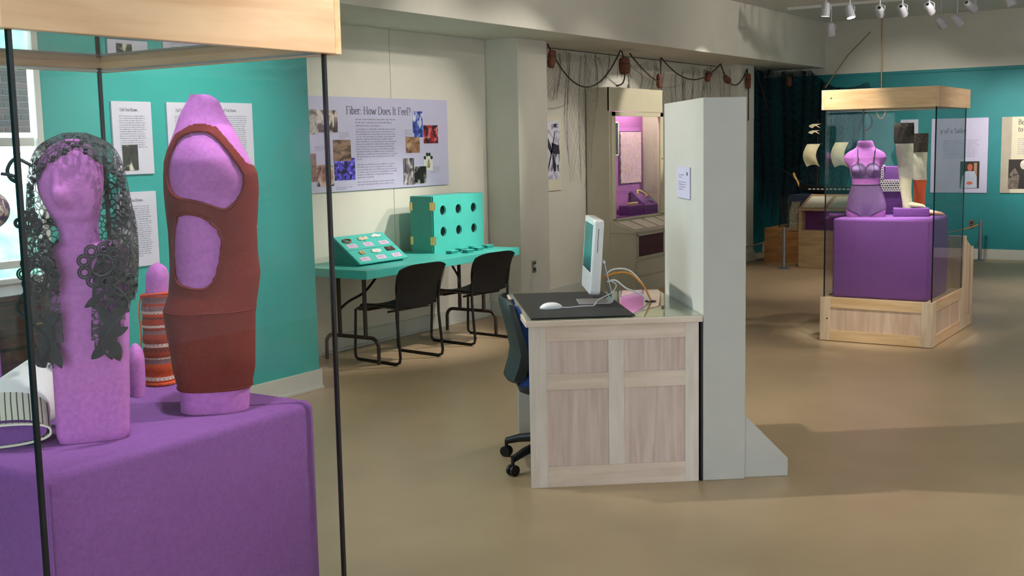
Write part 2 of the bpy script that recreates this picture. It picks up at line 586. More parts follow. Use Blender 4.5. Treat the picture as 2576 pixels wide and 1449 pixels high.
# ------------------------------------------------------------------ lettering: a small serif hand
def _arc(cx, cy, rx, ry, a0, a1, n=10):
    return [(cx + rx * math.cos(math.radians(a0 + (a1 - a0) * i / n)), cy + ry * math.sin(math.radians(a0 + (a1 - a0) * i / n))) for i in range(n + 1)]
def _sf(x, y, w=0.09):
    return [(x - w, y), (x + w, y)]
X_ = 0.46
GL = {
    'F': (0.50, [[(.12, 0), (.12, .70)], [(.02, .70), (.44, .70), (.44, .60)], [(.12, .38), (.36, .38)], _sf(.12, 0)]),
    'H': (0.68, [[(.12, 0), (.12, .70)], [(.54, 0), (.54, .70)], [(.12, .37), (.54, .37)], _sf(.12, 0), _sf(.12, .70), _sf(.54, 0), _sf(.54, .70)]),
    'D': (0.66, [[(.12, 0), (.12, .70)], [(.02, .70), (.26, .70)] + _arc(.26, .35, .32, .35, 90, -90) + [(.02, 0)]]),
    'I': (0.28, [[(.14, 0), (.14, .70)], _sf(.14, 0), _sf(.14, .70)]),
    'B': (0.56, [[(.12, 0), (.12, .70)], [(.02, .70), (.24, .70)] + _arc(.26, .53, .17, .17, 90, -90) + [(.12, .37)], [(.24, .37)] + _arc(.27, .185, .2, .185, 90, -90) + [(.02, 0)]]),
    'S': (0.46, [_arc(.23, .53, .16, .17, 35, 260) + _arc(.23, .175, .17, .175, 80, -145)]),
    'K': (0.60, [[(.12, 0), (.12, .70)], [(.50, .70), (.14, .34)], [(.22, .42), (.54, 0)], _sf(.12, 0), _sf(.12, .70), _sf(.5, .70), _sf(.54, 0)]),
    'Y': (0.58, [[(.04, .70), (.29, .34), (.54, .70)], [(.29, .34), (.29, 0)], _sf(.29, 0), _sf(.04, .70), _sf(.54, .70)]),
    'a': (0.44, [_arc(.21, .33, .13, .13, 150, 0) + [(.34, 0.04), (.41, .0)], _arc(.20, .13, .15, .13, 30, 360)]),
    'b': (0.48, [[(.10, .74), (.10, 0)], _arc(.25, .23, .17, .23, 170, -170), [(.02, .74), (.10, .74)]]),
    'd': (0.50, [[(.38, .74), (.38, 0), (.46, 0)], _arc(.23, .23, .17, .23, 10, 350), [(.30, .74), (.38, .74)]]),
    'e': (0.44, [[(.07, .25), (.38, .25)] + _arc(.225, .23, .165, .23, 5, 320)]),
    'f': (0.30, [_arc(.24, .60, .11, .14, 40, 180) + [(.13, 0)], [(.03, X_), (.27, X_)], _sf(.13, 0)]),
    'i': (0.24, [[(.04, X_), (.12, X_), (.12, 0)], [(.12, .62), (.12, .66)], _sf(.12, 0)]),
    'k': (0.48, [[(.10, .74), (.10, 0)], [(.38, X_), (.12, .2)], [(.18, .26), (.42, 0)], _sf(.10, 0)]),
    'l': (0.24, [[(.04, .74), (.12, .74), (.12, 0)], _sf(.12, 0)]),
    'n': (0.52, [[(.03, X_), (.11, X_), (.11, 0)], _arc(.26, .30, .14, .16, 160, 0) + [(.40, 0)], _sf(.11, 0), _sf(.40, 0)]),
    'o': (0.48, [_arc(.24, .23, .18, .23, 0, 360, 16)]),
    'r': (0.36, [[(.03, X_), (.11, X_), (.11, 0)], _arc(.24, .30, .12, .16, 165, 50), _sf(.11, 0)]),
    's': (0.36, [_arc(.18, .345, .11, .115, 40, 265) + _arc(.18, .115, .12, .115, 85, -145)]),
    't': (0.32, [[(.13, .60), (.13, .10)] + _arc(.21, .10, .08, .10, 180, 300), [(.03, X_), (.28, X_)]]),
    'u': (0.52, [[(.03, X_), (.11, X_), (.11, .16)] + _arc(.25, .16, .14, .16, 180, 340), [(.33, X_), (.40, X_), (.40, 0), (.47, 0)]]),
    'w': (0.70, [[(.04, X_), (.20, 0), (.35, .42), (.50, 0), (.66, X_)], _sf(.04, X_, .07), _sf(.66, X_, .07)]),
    'y': (0.48, [[(.04, X_), (.24, 0)], [(.44, X_), (.22, -.08), (.10, -.20)], _sf(.04, X_, .07), _sf(.44, X_, .07)]),
    ':': (0.22, [[(.11, .02), (.11, .06)], [(.11, .36), (.11, .40)]]),
    '.': (0.20, [[(.10, .0), (.10, .04)]]),
    '?': (0.42, [_arc(.20, .54, .14, .16, 160, -60) + [(.20, .2)], [(.20, .0), (.20, .04)]]),
    ' ': (0.26, []),
}


def text_width(s, h, nar=0.82):
    return sum(GL[c][0] for c in s) * h / 0.7 * nar


def lettering(mb, s, x, z, h, y=-0.0008, nar=0.82, thick=0.085, thin=0.035):
    """flat serif letters on the plane y, cap height h, left at x, baseline z"""
    k = h / 0.7
    for c in s:
        w, strokes = GL[c]
        for st in strokes:
            for (ax, az), (bx, bz) in zip(st[:-1], st[1:]):
                p, q = (x + ax * k * nar, z + az * k), (x + bx * k * nar, z + bz * k)
                dx, dz = q[0] - p[0], q[1] - p[1]
                L = math.hypot(dx, dz) or 1e-9
                t = (thin + (thick - thin) * abs(dz / L)) * k / 2
                nx, nz = -dz / L * t, dx / L * t
                ex, ez = dx / L * t * 0.4, dz / L * t * 0.4
                mb.add([(p[0] + nx - ex, y, p[1] + nz - ez), (p[0] - nx - ex, y, p[1] - nz - ez), (q[0] - nx + ex, y, q[1] - nz + ez), (q[0] + nx + ex, y, q[1] + nz + ez)], [(0, 1, 2, 3)])
        x += w * k * nar
    return mb


def words_block(mb, x0, x1, z_top, lines, pitch, h, y=-0.0007, last=0.6, seed=1):
    """rows of print too small to read"""
    rnd = random.Random(seed)
    for i in range(lines):
        z = z_top - i * pitch
        x, end = x0, x1 - rnd.uniform(0, 0.12) * (x1 - x0)
        if i == lines - 1:
            end = x0 + (x1 - x0) * last
        while x < end:
            w = rnd.uniform(0.5, 3.0) * h
            hh = h * rnd.uniform(0.45, 0.7)
            mb.add([(x, y, z), (min(x + w, end), y, z), (min(x + w, end), y, z + hh), (x, y, z + hh)], [(0, 1, 2, 3)])
            x += w + h * 0.45
    return mb


def panel(name, label, cat, loc, rz, w, h, mat, t=0.012, group=None):
    o = thing(name, label, cat, loc, rz, group)
    obj('board', B(0, w, 0, t, 0, h), mat, o, bevel=0.001, segs=1)
    return o


def picture(par, x0, x1, z0, z1, mat, name='photo', lift=0.002):
    return obj(name, B(x0, x1, -lift, -0.0002, z0, z1), mat, par)


def flat(par, name, poly, mat, y=-0.003):
    return obj(name, MB().add([(p, y, q) for p, q in poly], [tuple(range(len(poly)))]), mat, par)


def disc(cx, cz, rx, rz, n=16):
    return [(cx + rx * math.cos(2 * PI * i / n), cz + rz * math.sin(2 * PI * i / n)) for i in range(n)]


# ---- big lavender panel above the table (local origin at its lower left corner)
PX0, PZ0, PW, PH = 6.68, 1.298, 1.885, 0.76
FP = panel('exhibit_poster', 'large lavender exhibit panel reading Fiber How Does It Feel above the turquoise table', 'poster', (PX0, YW - 0.027, PZ0), 0, PW, PH, M_lav, 0.014)
def fx(x):  # world X -> local
    return x - PX0
m = MB()
lettering(m, 'Fiber: How Does It Feel?', 0.508, 0.622, 0.062, nar=0.98)
obj('title', m, M_ink, FP)
m = MB()
words_block(m, 0.62, 1.15, 0.575, 3, 0.026, 0.017, seed=3)
words_block(m, 0.62, 1.155, 0.495, 13, 0.0205, 0.015, seed=4, last=0.12)
words_block(m, 0.62, 1.155, 0.205, 6, 0.021, 0.015, seed=5, last=0.4)
words_block(m, 0.62, 1.155, 0.062, 2, 0.021, 0.015, seed=6, last=0.9)
obj('text_block', m, M_inkpale, FP)['kind'] = 'stuff'
m = MB()
for (a, b_, z, n) in ((0.42, 0.54, 0.47, 4), (0.13, 0.26, 0.36, 3), (1.26, 1.36, 0.49, 5), (1.62, 1.76, 0.165, 5), (0.36, 0.56, 0.03, 2)):
    obj('caption', words_block(MB(), a, b_, z, n, 0.014, 0.009, seed=int(z * 100)), M_inkpale, FP)['kind'] = 'stuff'
PH_ = [
    (0.02, 0.16, 0.46, 0.655, photo('photo_sheepshed', [(70, 56, 52), (150, 140, 130), (196, 190, 180), (104, 82, 70)], 12)),
    (0.16, 0.40, 0.475, 0.65, photo('photo_sheep', [(40, 34, 40), (90, 70, 66), (226, 214, 206), (180, 140, 128)], 9)),
    (0.34, 0.55, 0.245, 0.415, photo('photo_hillside', [(70, 54, 46), (140, 110, 92), (170, 140, 120)], 8, stretch=(1, 1, 3))),
    (0.03, 0.135, 0.09, 0.31, photo('photo_bark', [(96, 66, 58), (150, 112, 98), (120, 92, 80)], 16)),
    (0.135, 0.33, 0.05, 0.22, photo('photo_fleece', [(84, 56, 52), (176, 120, 110), (214, 190, 180), (60, 50, 54)], 10)),
    (0.345, 0.595, 0.09, 0.268, photo('photo_blue_flowers', [(24, 22, 40), (40, 34, 90), (96, 84, 220), (150, 140, 250)], 22)),
    (1.375, 1.515, 0.43, 0.655, photo('photo_cotton_sky', [(30, 44, 110), (52, 84, 180), (214, 214, 232)], 16)),
    (1.525, 1.735, 0.375, 0.535, photo('photo_berries', [(30, 22, 30), (56, 30, 36), (200, 40, 50), (180, 170, 170)], 17)),
    (1.27, 1.465, 0.295, 0.435, photo('photo_camel', [(70, 46, 36), (150, 110, 84), (196, 160, 130)], 9)),
    (1.225, 1.375, 0.02, 0.25, photo('photo_loom', [(40, 36, 40), (120, 112, 120), (216, 208, 200)], 9, stretch=(2, 1, 1))),
    (1.375, 1.55, 0.025, 0.175, photo('photo_black_sheep', [(22, 24, 22), (26, 34, 28), (200, 200, 190), (210, 210, 205)], 5)),
]
for a, b_, z0, z1, mt in PH_:
    picture(FP, a, b_, z0, z1, mt, lift=0.002 + random.uniform(0, 0.0015))
qd = picture(FP, 1.515, 1.645, 0.135, 0.275, pm('photo_white_cloth', (222, 224, 216), 0.6))
for q, (dx, dz) in enumerate(((0.017, 0.115), (0.05, 0.142), (0.083, 0.142), (0.113, 0.115))):
    flat(qd, 'print_dot', disc(1.515 + dx, 0.135 + dz, 0.017, 0.017), pm('print_black', (28, 44, 40), 0.5), -0.0042)
flat(qd, 'print_figure', [(1.56, .16), (1.60, .16), (1.605, .2), (1.585, .24), (1.565, .2)], photo('print_figure_ink', [(60, 120, 110), (190, 150, 90), (220, 200, 170)], 30), -0.0042)

# ---- posters on the teal wall behind the glass case
TY = 5.462
def fact_poster(label, x0, z0, w, h, ph=None, title=True, seed=2, lines=16):
    p = panel('fact_poster', label, 'poster', (x0, TY, z0), 0, w, h, M_lavlight, 0.013, 'printed fact sheets on the teal wall')
    m = MB()
    if title:
        lettering(m, 'Did You Know...', w * 0.2, h - 0.055, 0.018, nar=0.8)
    obj('title', m if m.v else B(0, 0.001, -0.001, 0, 0, 0.001), M_ink, p)
    m = MB()
    words_block(m, w * 0.17, w * 0.85, h - 0.085, lines, 0.0125, 0.008, seed=seed)
    obj('text_block', m, M_inkpale, p)['kind'] = 'stuff'
    if ph:
        picture(p, *ph, photo('photo_dark_weaver', [(34, 32, 30), (60, 58, 50), (48, 46, 40), (220, 214, 200)], 14))
    return p
fact_poster('pale fact sheet with dark photo at its foot on the teal wall', 4.240, 1.522, 0.275, 0.412, (0.056, 0.163, 0.022, 0.168), seed=11)
fact_poster('pale fact sheet without photo, hung below the one with the dark photo', 4.240, 0.992, 0.275, 0.43, seed=12, lines=24)
fact_poster('pale fact sheet behind the brown dress form, nearer the window of the pair', 4.628, 1.15, 0.33, 0.785, seed=13, lines=40)
fact_poster('pale fact sheet behind the brown dress form, nearer the cream recess of the pair', 4.985, 1.15, 0.325, 0.79, seed=14, lines=40)

# ---- posters on the far teal wall (local x runs to the viewer's right, i.e. -Y)
def back_poster(name, label, y0, z0, w, h, mat, cat='poster'):
    return panel(name, label, cat, (XB - 0.016, y0, z0), -PI / 2, w, h, mat, 0.014)
p = back_poster('sailor_poster', 'lavender poster titled of a Sailor with a portrait photo on the far teal wall', 3.964, 0.884, 0.73, 0.995, M_lav)
m = MB()
lettering(m, 'y of a Sailor', 0.115, 0.80, 0.062, nar=0.82)
obj('title', m, M_ink, p)
m = MB()
words_block(m, 0.16, 0.62, 0.70, 12, 0.022, 0.012, seed=31)
obj('text_block', m, M_inkpale, p)['kind'] = 'stuff'
ph = picture(p, 0.385, 0.63, 0.06, 0.42, pm('photo_dark_room', (36, 30, 30), 0.5, var=0.3, scale=20))
flat(ph, 'print_doorway', [(.56, .10), (.60, .10), (.60, .40), (.56, .40)], pm('photo_tan_ink', (170, 130, 96), 0.5), -0.0032)
flat(ph, 'print_shirt', [(.395, .065), (.605, .065), (.60, .22), (.56, .29), (.46, .29), (.415, .22)], pm('photo_shirt_ink', (176, 186, 206), 0.5), -0.0034)
flat(ph, 'print_face', disc(.51, .34, .034, .048), pm('photo_skin_ink', (196, 96, 70), 0.5), -0.0036)
flat(ph, 'print_hands', disc(.51, .13, .04, .022), pm('photo_skin_ink', (196, 96, 70), 0.5), -0.0036)
p = back_poster('boat_poster', 'beige poster with grey margin and dark photo at the far wall beside the sailor poster', 3.07, 0.885, 0.86, 0.994, pm('beige_card', (214, 206, 180), 0.6, var=0.03))
obj('margin_strip', B(0.0, 0.125, -0.0015, 0, 0.0, 0.994), pm('grey_beige_card', (176, 166, 150), 0.6), p)
m = MB()
lettering(m, 'Be', 0.20, 0.89, 0.066)
lettering(m, 'to', 0.20, 0.80, 0.066)
obj('title', m, M_ink, p)
m = MB()
words_block(m, 0.2, 0.78, 0.70, 9, 0.024, 0.012, seed=33)
obj('text_block', m, M_inkpale, p)['kind'] = 'stuff'
ph = picture(p, 0.098, 0.60, 0.055, 0.44, pm('photo_dark_room', (36, 30, 30), 0.5))
flat(ph, 'print_figure', [(.10, .06), (.22, .06), (.235, .22), (.18, .33), (.13, .28), (.10, .2)], photo('photo_grey_coat', [(90, 80, 74), (130, 118, 108), (60, 50, 46)], 12), -0.0034)
flat(ph, 'print_head', disc(.285, .37, .045, .06), photo('photo_pale_cap', [(200, 190, 176), (226, 220, 210)], 14), -0.0036)
p = back_poster('note_sheet', 'small white sheet on the far wall, behind the tall boots', 4.378, 1.42, 0.237, 0.46, M_lavlight)
m = MB()
words_block(m, 0.03, 0.2, 0.40, 16, 0.02, 0.011, seed=35)
obj('text_block', m, M_inkpale, p)['kind'] = 'stuff'
# ---- winter photograph in the recess
p = panel('winter_print', 'cream mounted print of dark branches over snow, beside the fluted column edge', 'picture', (10.12, YW - 0.014, 1.159), 0, 0.473, 0.77, M_paper, 0.012)
ph = picture(p, 0.03, 0.436, 0.118, 0.724, photo('photo_snow', [(120, 112, 150), (226, 222, 236), (240, 238, 246), (176, 166, 196), (236, 234, 244)], 5))
inkd = pm('photo_branch_ink', (46, 44, 62), 0.5)
for poly in ([(.07, .72), (.09, .72), (.30, .40), (.26, .38), (.10, .56)], [(.07, .56), (.11, .52), (.12, .64), (.07, .70)], [(.335, .62), (.35, .62), (.28, .40), (.17, .13), (.14, .13), (.25, .38)], [(.28, .39), (.31, .37), (.36, .26), (.35, .2), (.31, .2), (.29, .26)], [(.07, .34), (.17, .22), (.18, .24), (.08, .37)], [(.31, .69), (.39, .70), (.36, .66), (.33, .66)], [(.27, .5), (.42, .47), (.43, .38), (.30, .38)], [(.38, .27), (.41, .27), (.40, .2), (.385, .2)]):
    flat(ph, 'print_branch', poly, inkd, -0.0032)

# ---- wall sockets
def socket(label, loc, rz, mat, plug=False):
    o = thing('wall_outlet', label, 'outlet', loc, rz)
    obj('cover_plate', B(-0.036, 0.036, -0.008, 0, -0.058, 0.058), mat, o, bevel=0.003)
    for dz in (-0.024, 0.024):
        obj('receptacle', MB().prism(disc(0, dz, 0.016, 0.016, 12), 'y', -0.011, -0.006), M_black, o)
    if plug:
        obj('plug', B(-0.014, 0.014, -0.04, -0.008, -0.006, 0.026), M_white, o, bevel=0.003)
        obj('cord', MB().tube(bez([(0, -0.035, 0.0), (-0.02, -0.05, -0.06), (-0.07, -0.03, -0.12), (-0.075, -0.02, -0.40)]), 0.003, 6), M_white, o, smooth=60)
    return o
socket('grey wall outlet with white plug on the front of the cream column', (9.43, YC, 0.47), 0, pm('grey_plate', (130, 126, 118), 0.5), True)
socket('small brown wall outlet on the far teal wall above the baseboard', (XB, 3.415, 0.46), -PI / 2, pm('brown_plate', (110, 92, 78), 0.5))


# ------------------------------------------------------------------ turquoise folding table and what stands on it
TX0, TX1, TY0, TY1, TZ = 6.49, 8.56, 5.575, 6.325, 0.745
tb = thing('folding_table', 'long turquoise topped folding table with dark steel legs against the cream wall', 'table', ((TX0 + TX1) / 2, (TY0 + TY1) / 2, 0))
obj('table_top', B(TX0, TX1, TY0, TY1, TZ - 0.066, TZ), M_tealfurn, tb, world=True, bevel=0.003)
def rounded_u(x, ya, yb, zt, r=0.07, n=6):
    """foot bar: down, across, down"""
    pts = [(x, ya, 0.0)]
    pts += [(x, ya + r - r * math.cos(PI / 2 * i / n), zt - r + r * math.sin(PI / 2 * i / n)) for i in range(n + 1)]
    pts += [(x, yb - r + r * math.sin(PI / 2 * i / n), zt - r + r * math.cos(PI / 2 * i / n)) for i in range(n + 1)]
    pts += [(x, yb, 0.0)]
    return pts
for x, s in ((6.70, 1), (8.29, -1)):
    obj('foot_bar', MB().tube(rounded_u(x, 5.66, 6.19, 0.20), 0.015, 10), M_brownmetal, tb, world=True, smooth=50)
    for y in (5.785, 6.045):
        obj('leg', MB().cyl((x, y, 0.19), (x, y, TZ - 0.066), 0.016), M_brownmetal, tb, world=True, smooth=50)
    obj('brace', MB().tube(bez([(x, 6.045, 0.40), (x + s * 0.06, 6.0, 0.46), (x + s * 0.18, 5.93, 0.53), (x + s * 0.34, 5.9, TZ - 0.07)], 5), 0.010, 8), M_blackmetal, tb, world=True, smooth=50)

# slanted sample board
sb = thing('sample_stand', 'turquoise slanted stand holding six fibre samples with pink labels', 'display stand', (6.98, 6.0, TZ))
sx0, sx1 = 6.70, 7.285
prof = [(5.835, TZ + 0.02), (6.085, TZ + 0.205), (6.12, TZ + 0.205), (6.12, TZ), (5.86, TZ)]
obj('wedge', MB().prism(prof, 'x', sx0 + 0.02, sx1 - 0.02), M_teallid, sb, world=True)
sl = Vector((0, 0.25, 0.185)).normalized()
nr = Vector((0, -sl.z, sl.y))
def onslope(x, d, e=0.0):  # d metres up the slope from its front edge
    p = Vector((x, 5.82, TZ + 0.012)) + sl * d + nr * e
    return p
def slab(x0, x1, d0, d1, e0, e1):
    m = MB()
    return m.add([onslope(x, d, e) for e in (e0, e1) for d in (d0, d1) for x in (x0, x1)], [(0, 2, 3, 1), (4, 5, 7, 6), (0, 1, 5, 4), (2, 6, 7, 3), (0, 4, 6, 2), (1, 3, 7, 5)])
obj('board', slab(sx0, sx1, 0.0, 0.160, 0.0, 0.014), M_tealfurn, sb, world=True, bevel=0.002)
obj('board', slab(sx0, sx1, 0.164, 0.330, 0.0, 0.014), M_tealfurn, sb, world=True, bevel=0.002)
for i, (cx, d) in enumerate(((6.80, 0.045), (6.99, 0.045), (7.18, 0.045), (6.80, 0.205), (6.99, 0.205), (7.18, 0.205))):
    lb = obj('label_card', slab(cx - 0.055, cx + 0.055, d - 0.022, d + 0.022, 0.0142, 0.0155), M_pink, sb, world=True)
    m = MB()
    for k in range(2):
        w = random.uniform(0.02, 0.04)
        m.add([onslope(cx - w, d - 0.005 + k * 0.01, 0.0158), onslope(cx + w, d - 0.005 + k * 0.01, 0.0158), onslope(cx + w, d - 0.001 + k * 0.01, 0.0158), onslope(cx - w, d - 0.001 + k * 0.01, 0.0158)], [(0, 1, 2, 3)])
    obj('label_print', m, M_inkpale, lb, world=True)
def tuft(label, cx, d, rx, ry, col, shape):
    """loose fibre sample glued on the board"""
    o = thing('fibre_sample', label, 'fibre sample', tuple(onslope(cx, d, 0.014)))
    m = MB()
    rnd = random.Random(int(cx * 100 + d * 1000))
    if shape == 'ring':
        for k in range(3):
            m.tube([onslope(cx + (rx - k * 0.004) * math.cos(a), d + (ry - k * 0.003) * math.sin(a), 0.018 + 0.003 * k) for a in (2 * PI * j / 18 for j in range(18))], 0.0045, 6, True)
    elif shape == 'mat':
        m.add(slab(cx - rx, cx + rx, d - ry, d + ry, 0.0145, 0.02).v, slab(0, 1, 0, 1, 0, 1).f)
        for k in range(14):
            a = rnd.uniform(-rx, rx)
            m.tube([onslope(cx + a + rnd.uniform(-.01, .01), d - ry + 2 * ry * t, 0.021 + rnd.uniform(0, .002)) for t in (0, .3, .6, 1)], 0.002, 4)
    else:
        for k in range(26):
            a, r = rnd.uniform(0, 2 * PI), rnd.uniform(0, 1) ** 0.5
            p = onslope(cx + rx * r * math.cos(a), d + ry * r * math.sin(a), 0.019)
            m.ball(tuple(p), rx * 0.3, ry * 0.5, 0.007, 8, 5)
    obj('fibres', m, pm('fibre_%d_%d_%d' % col, col, 0.95, var=0.2, scale=80, bump=0.5, bscale=200), o, world=True, smooth=60)
tuft('coil of brown yarn on the slanted turquoise stand, first of the upper row', 6.79, 0.265, 0.05, 0.022, (150, 112, 92), 'ring')
tuft('cream wool tuft in the middle of the upper row of samples', 6.985, 0.275, 0.05, 0.022, (226, 216, 186), 'tuft')
tuft('bright white cotton strip at the end of the upper row of samples', 7.16, 0.29, 0.055, 0.014, (244, 242, 236), 'tuft')
tuft('small tan tuft, first of the lower row of fibre samples', 6.83, 0.115, 0.032, 0.016, (206, 184, 136), 'tuft')
tuft('white fleece oval in the middle of the lower row of samples', 7.0, 0.115, 0.055, 0.018, (240, 240, 230), 'tuft')
tuft('dark brown woven swatch at the end of the lower row of samples', 7.17, 0.122, 0.048, 0.022, (112, 92, 80), 'mat')

# feel box with six hand holes
fb = thing('feel_box', 'upright turquoise box with six round hand holes and brass hinges on the table', 'box', (8.165, 6.06, TZ))
bx0, bx1, by0, by1, bz0, bz1 = 7.80, 8.535, 5.94, 6.18, TZ, 1.228
hx = [bx0 + 0.137, bx0 + 0.362, bx0 + 0.589]
hz = [bz0 + 0.176, bz0 + 0.358]
def hole_plate(xs, zs, r, x0, x1, z0, z1, y, n=32):
    m = MB()
    xe = [x0] + [(a + b_) / 2 for a, b_ in zip(xs[:-1], xs[1:])] + [x1]
    ze = [z0] + [(a + b_) / 2 for a, b_ in zip(zs[:-1], zs[1:])] + [z1]
    for i, cx in enumerate(xs):
        for j, cz in enumerate(zs):
            inn, out, dep = [], [], []
            for k in range(n):
                a = 2 * PI * (k + 0.5) / n
                c, s = math.cos(a), math.sin(a)
                inn.append((cx + r * c, y, cz + r * s))
                dep.append((cx + r * c, y + 0.02, cz + r * s))
                tx = ((xe[i + 1] - cx) / c) if c > 0 else ((xe[i] - cx) / c)
                tz = ((ze[j + 1] - cz) / s) if s > 0 else ((ze[j] - cz) / s)
                t = min(tx, tz)
                out.append((cx + t * c, y, cz + t * s))
            k0 = n
            fs = [(k, (k + 1) % n, n + (k + 1) % n, n + k) for k in range(n)] + [(k, 2 * n + k, 2 * n + (k + 1) % n, (k + 1) % n) for k in range(n)]
            m.add(inn + out + dep, fs)
            # fill the four corner gaps
            for sx, xx in ((1, xe[i + 1]), (-1, xe[i])):
                for sz, zz in ((1, ze[j + 1]), (-1, ze[j])):
                    pts = sorted([p for p in out if (p[0] - cx) * sx > 0 and (p[2] - cz) * sz > 0], key=lambda p: (p[0] - xx) ** 2 + (p[2] - zz) ** 2)
                    e1 = [p for p in pts if abs(p[0] - xx) < 1e-6]
                    e2 = [p for p in pts if abs(p[2] - zz) < 1e-6]
                    if e1 and e2:
                        m.add([(xx, y, zz), e1[0], e2[0]], [(0, 1, 2)])
    return m
obj('holed_panel', hole_plate(hx, hz, 0.042, bx0, bx1, bz0, bz1, by0), M_tealfurn, fb, world=True)
m = MB().box(bx0 + 0.012, bx1, by1 - 0.012, by1, bz0, bz1).box(bx0, bx1, by0 + 0.0005, by1, bz1 - 0.012, bz1).box(bx0, bx1, by0 + 0.0005, by1, bz0, bz0 + 0.01).box(bx1 - 0.012, bx1, by0 + 0.0005, by1, bz0, bz1)
obj('body', m, M_tealfurn, fb, world=True)
obj('side_door', B(bx0 - 0.014, bx0 + 0.001, by0 + 0.006, by1 - 0.004, bz0 + 0.012, bz1 - 0.004), pm('deep_turquoise_paint', (44, 142, 128), 0.45), fb, world=True, bevel=0.002)
for x in hx:
    for z in hz:
        h = obj('black_sleeve', MB().lathe([(0.042, 0.018), (0.040, 0.03), (0.030, 0.05), (0.012, 0.058)], 20).xf(Matrix.Translation((x, by0, z)) @ Matrix.Rotation(-PI / 2, 4, 'X')), M_black, fb, world=True, smooth=60)
for y in (by0, by1 - 0.004):
    for z in (bz0 + 0.105, bz1 - 0.085):
        hg_ = MB().box(bx0 - 0.017, bx0 - 0.013, y + (0.004 if y < 6 else -0.026), y + (0.026 if y < 6 else -0.004), z - 0.034, z + 0.034)
        if y < 6:
            hg_.box(bx0 - 0.013, bx0 + 0.026, y - 0.0035, y - 0.0002, z - 0.034, z + 0.034)
        hg_.cyl((bx0 - 0.015, y, z - 0.035), (bx0 - 0.015, y, z + 0.035), 0.005, n=8)
        obj('hinge', hg_, M_brass, fb, world=True)
# low lift-up flaps on the table top in front of the feel box
for i, (cx, cy, wh) in enumerate(((7.86, 5.80, 'closest to the slanted sample stand'), (7.98, 5.72, 'second from the sample stand, at the table edge'), (8.08, 5.86, 'third from the sample stand, close to the feel box'), (8.20, 5.77, 'fourth from the sample stand, at the table edge'), (8.30, 5.88, 'fifth from the sample stand, close to the feel box'), (8.42, 5.82, 'closest to the cream column'))):
    f_ = thing('answer_flap', 'low turquoise flip-up answer block ' + wh, 'block', (cx, cy, TZ), 0, 'answer blocks in front of the feel box')
    obj('block', B(-0.045, 0.045, -0.03, 0.03, 0, 0.02), M_teallid, f_, bevel=0.003)
    obj('flap', B(-0.05, 0.05, -0.034, 0.034, 0.021, 0.027), M_tealfurn, f_, bevel=0.002)

# ------------------------------------------------------------------ two stacking chairs
def make_chair():
    t = thing('stacking_chair', 'black plastic sled-base chair nearer the slanted sample stand', 'chair', (6.985, 5.69, 0), math.radians(-6), 'black chairs at the turquoise table')
    hw = 0.235
    for s in (-1, 1):
        pts = [(s * hw * 0.82, 0.20, 0.425), (s * hw * 0.98, 0.235, 0.40), (s * hw, 0.25, 0.06), (s * hw, 0.245, 0.025), (s * hw, 0.22, 0.011), (s * hw, -0.20, 0.011), (s * hw, -0.235, 0.025), (s * hw, -0.245, 0.06),
               (s * hw * 0.98, -0.215, 0.36), (s * hw * 0.98, -0.215, 0.48), (s * hw * 0.97, -0.24, 0.62)]
        obj('side_frame', MB().tube(pts, 0.011, 10), M_blackmetal, t, smooth=60)
    for y in (0.1, -0.12):
        obj('cross_bar', MB().cyl((-hw * 0.97, y, 0.405), (hw * 0.97, y, 0.405), 0.009, n=8), M_blackmetal, t, smooth=60)
    # seat shell
    rings = []
    for i in range(13):
        y = -0.20 + 0.44 * i / 12
        row = []
        for j in range(15):
            u = -1 + 2 * j / 14
            w = 0.225 * (1 - 0.10 * (i / 12) ** 2)
            row.append((u * w, y, 0.435 + 0.018 * u * u - 0.028 * math.exp(-((y + 0.02) / 0.14) ** 2) * (1 - u * u) - (0.05 * max(0, (i - 10) / 2) ** 2)))
        rings.append(row)
    def shell(rings, nrm, th):
        n = len(rings[0])
        m = MB()
        top = [[Vector(p) for p in r] for r in rings]
        bot = [[Vector(p) + Vector(nrm) * th for p in r] for r in rings]
        vs = [p for r in top for p in r] + [p for r in bot for p in r]
        R, k = len(rings), len(rings) * n
        fs = []
        for i in range(R - 1):
            for j in range(n - 1):
                a = i * n + j
                fs += [(a, a + 1, a + n + 1, a + n), (k + a, k + a + n, k + a + n + 1, k + a + 1)]
        for i in range(R - 1):
            fs += [(i * n, i * n + n, k + i * n + n, k + i * n), (i * n + n - 1, k + i * n + n - 1, k + i * n + 2 * n - 1, i * n + 2 * n - 1)]
        for j in range(n - 1):
            fs += [(j, k + j, k + j + 1, j + 1), ((R - 1) * n + j, (R - 1) * n + j + 1, k + (R - 1) * n + j + 1, k + (R - 1) * n + j)]
        return m.add(vs, fs)
    obj('seat', shell(rings, (0, 0, -1), 0.014), M_black, t, smooth=50)
    rings = []
    for i in range(15):
        v = i / 14
        z = 0.43 + 0.34 * v
        row = []
        for j in range(17):
            u = -1 + 2 * j / 16
            w = 0.205 + 0.045 * math.sin(min(1, v * 1.3) * PI / 2)
            zz = z - (0.035 * (abs(u) ** 4) * max(0, (v - 0.75) / 0.25)) + 0.03 * (abs(u) ** 3) * max(0, (0.2 - v) / 0.2)
            row.append((u * w, -0.215 - 0.075 * v - 0.02 * math.sin(v * PI) * -1 - 0.045 * (1 - u * u) * (0.55 + 0.45 * v), zz))
        rings.append(row)
    obj('backrest', shell(rings, (0, 1, 0), 0.013), M_black, t, smooth=50)
    return t
ch = make_chair()
SRC.update(c.name for c in ch.children)
c2 = copy_tree(ch, None, 'black plastic sled-base chair in front of the feel box, beside the office desk')
c2.location = (7.965, 5.69, 0)


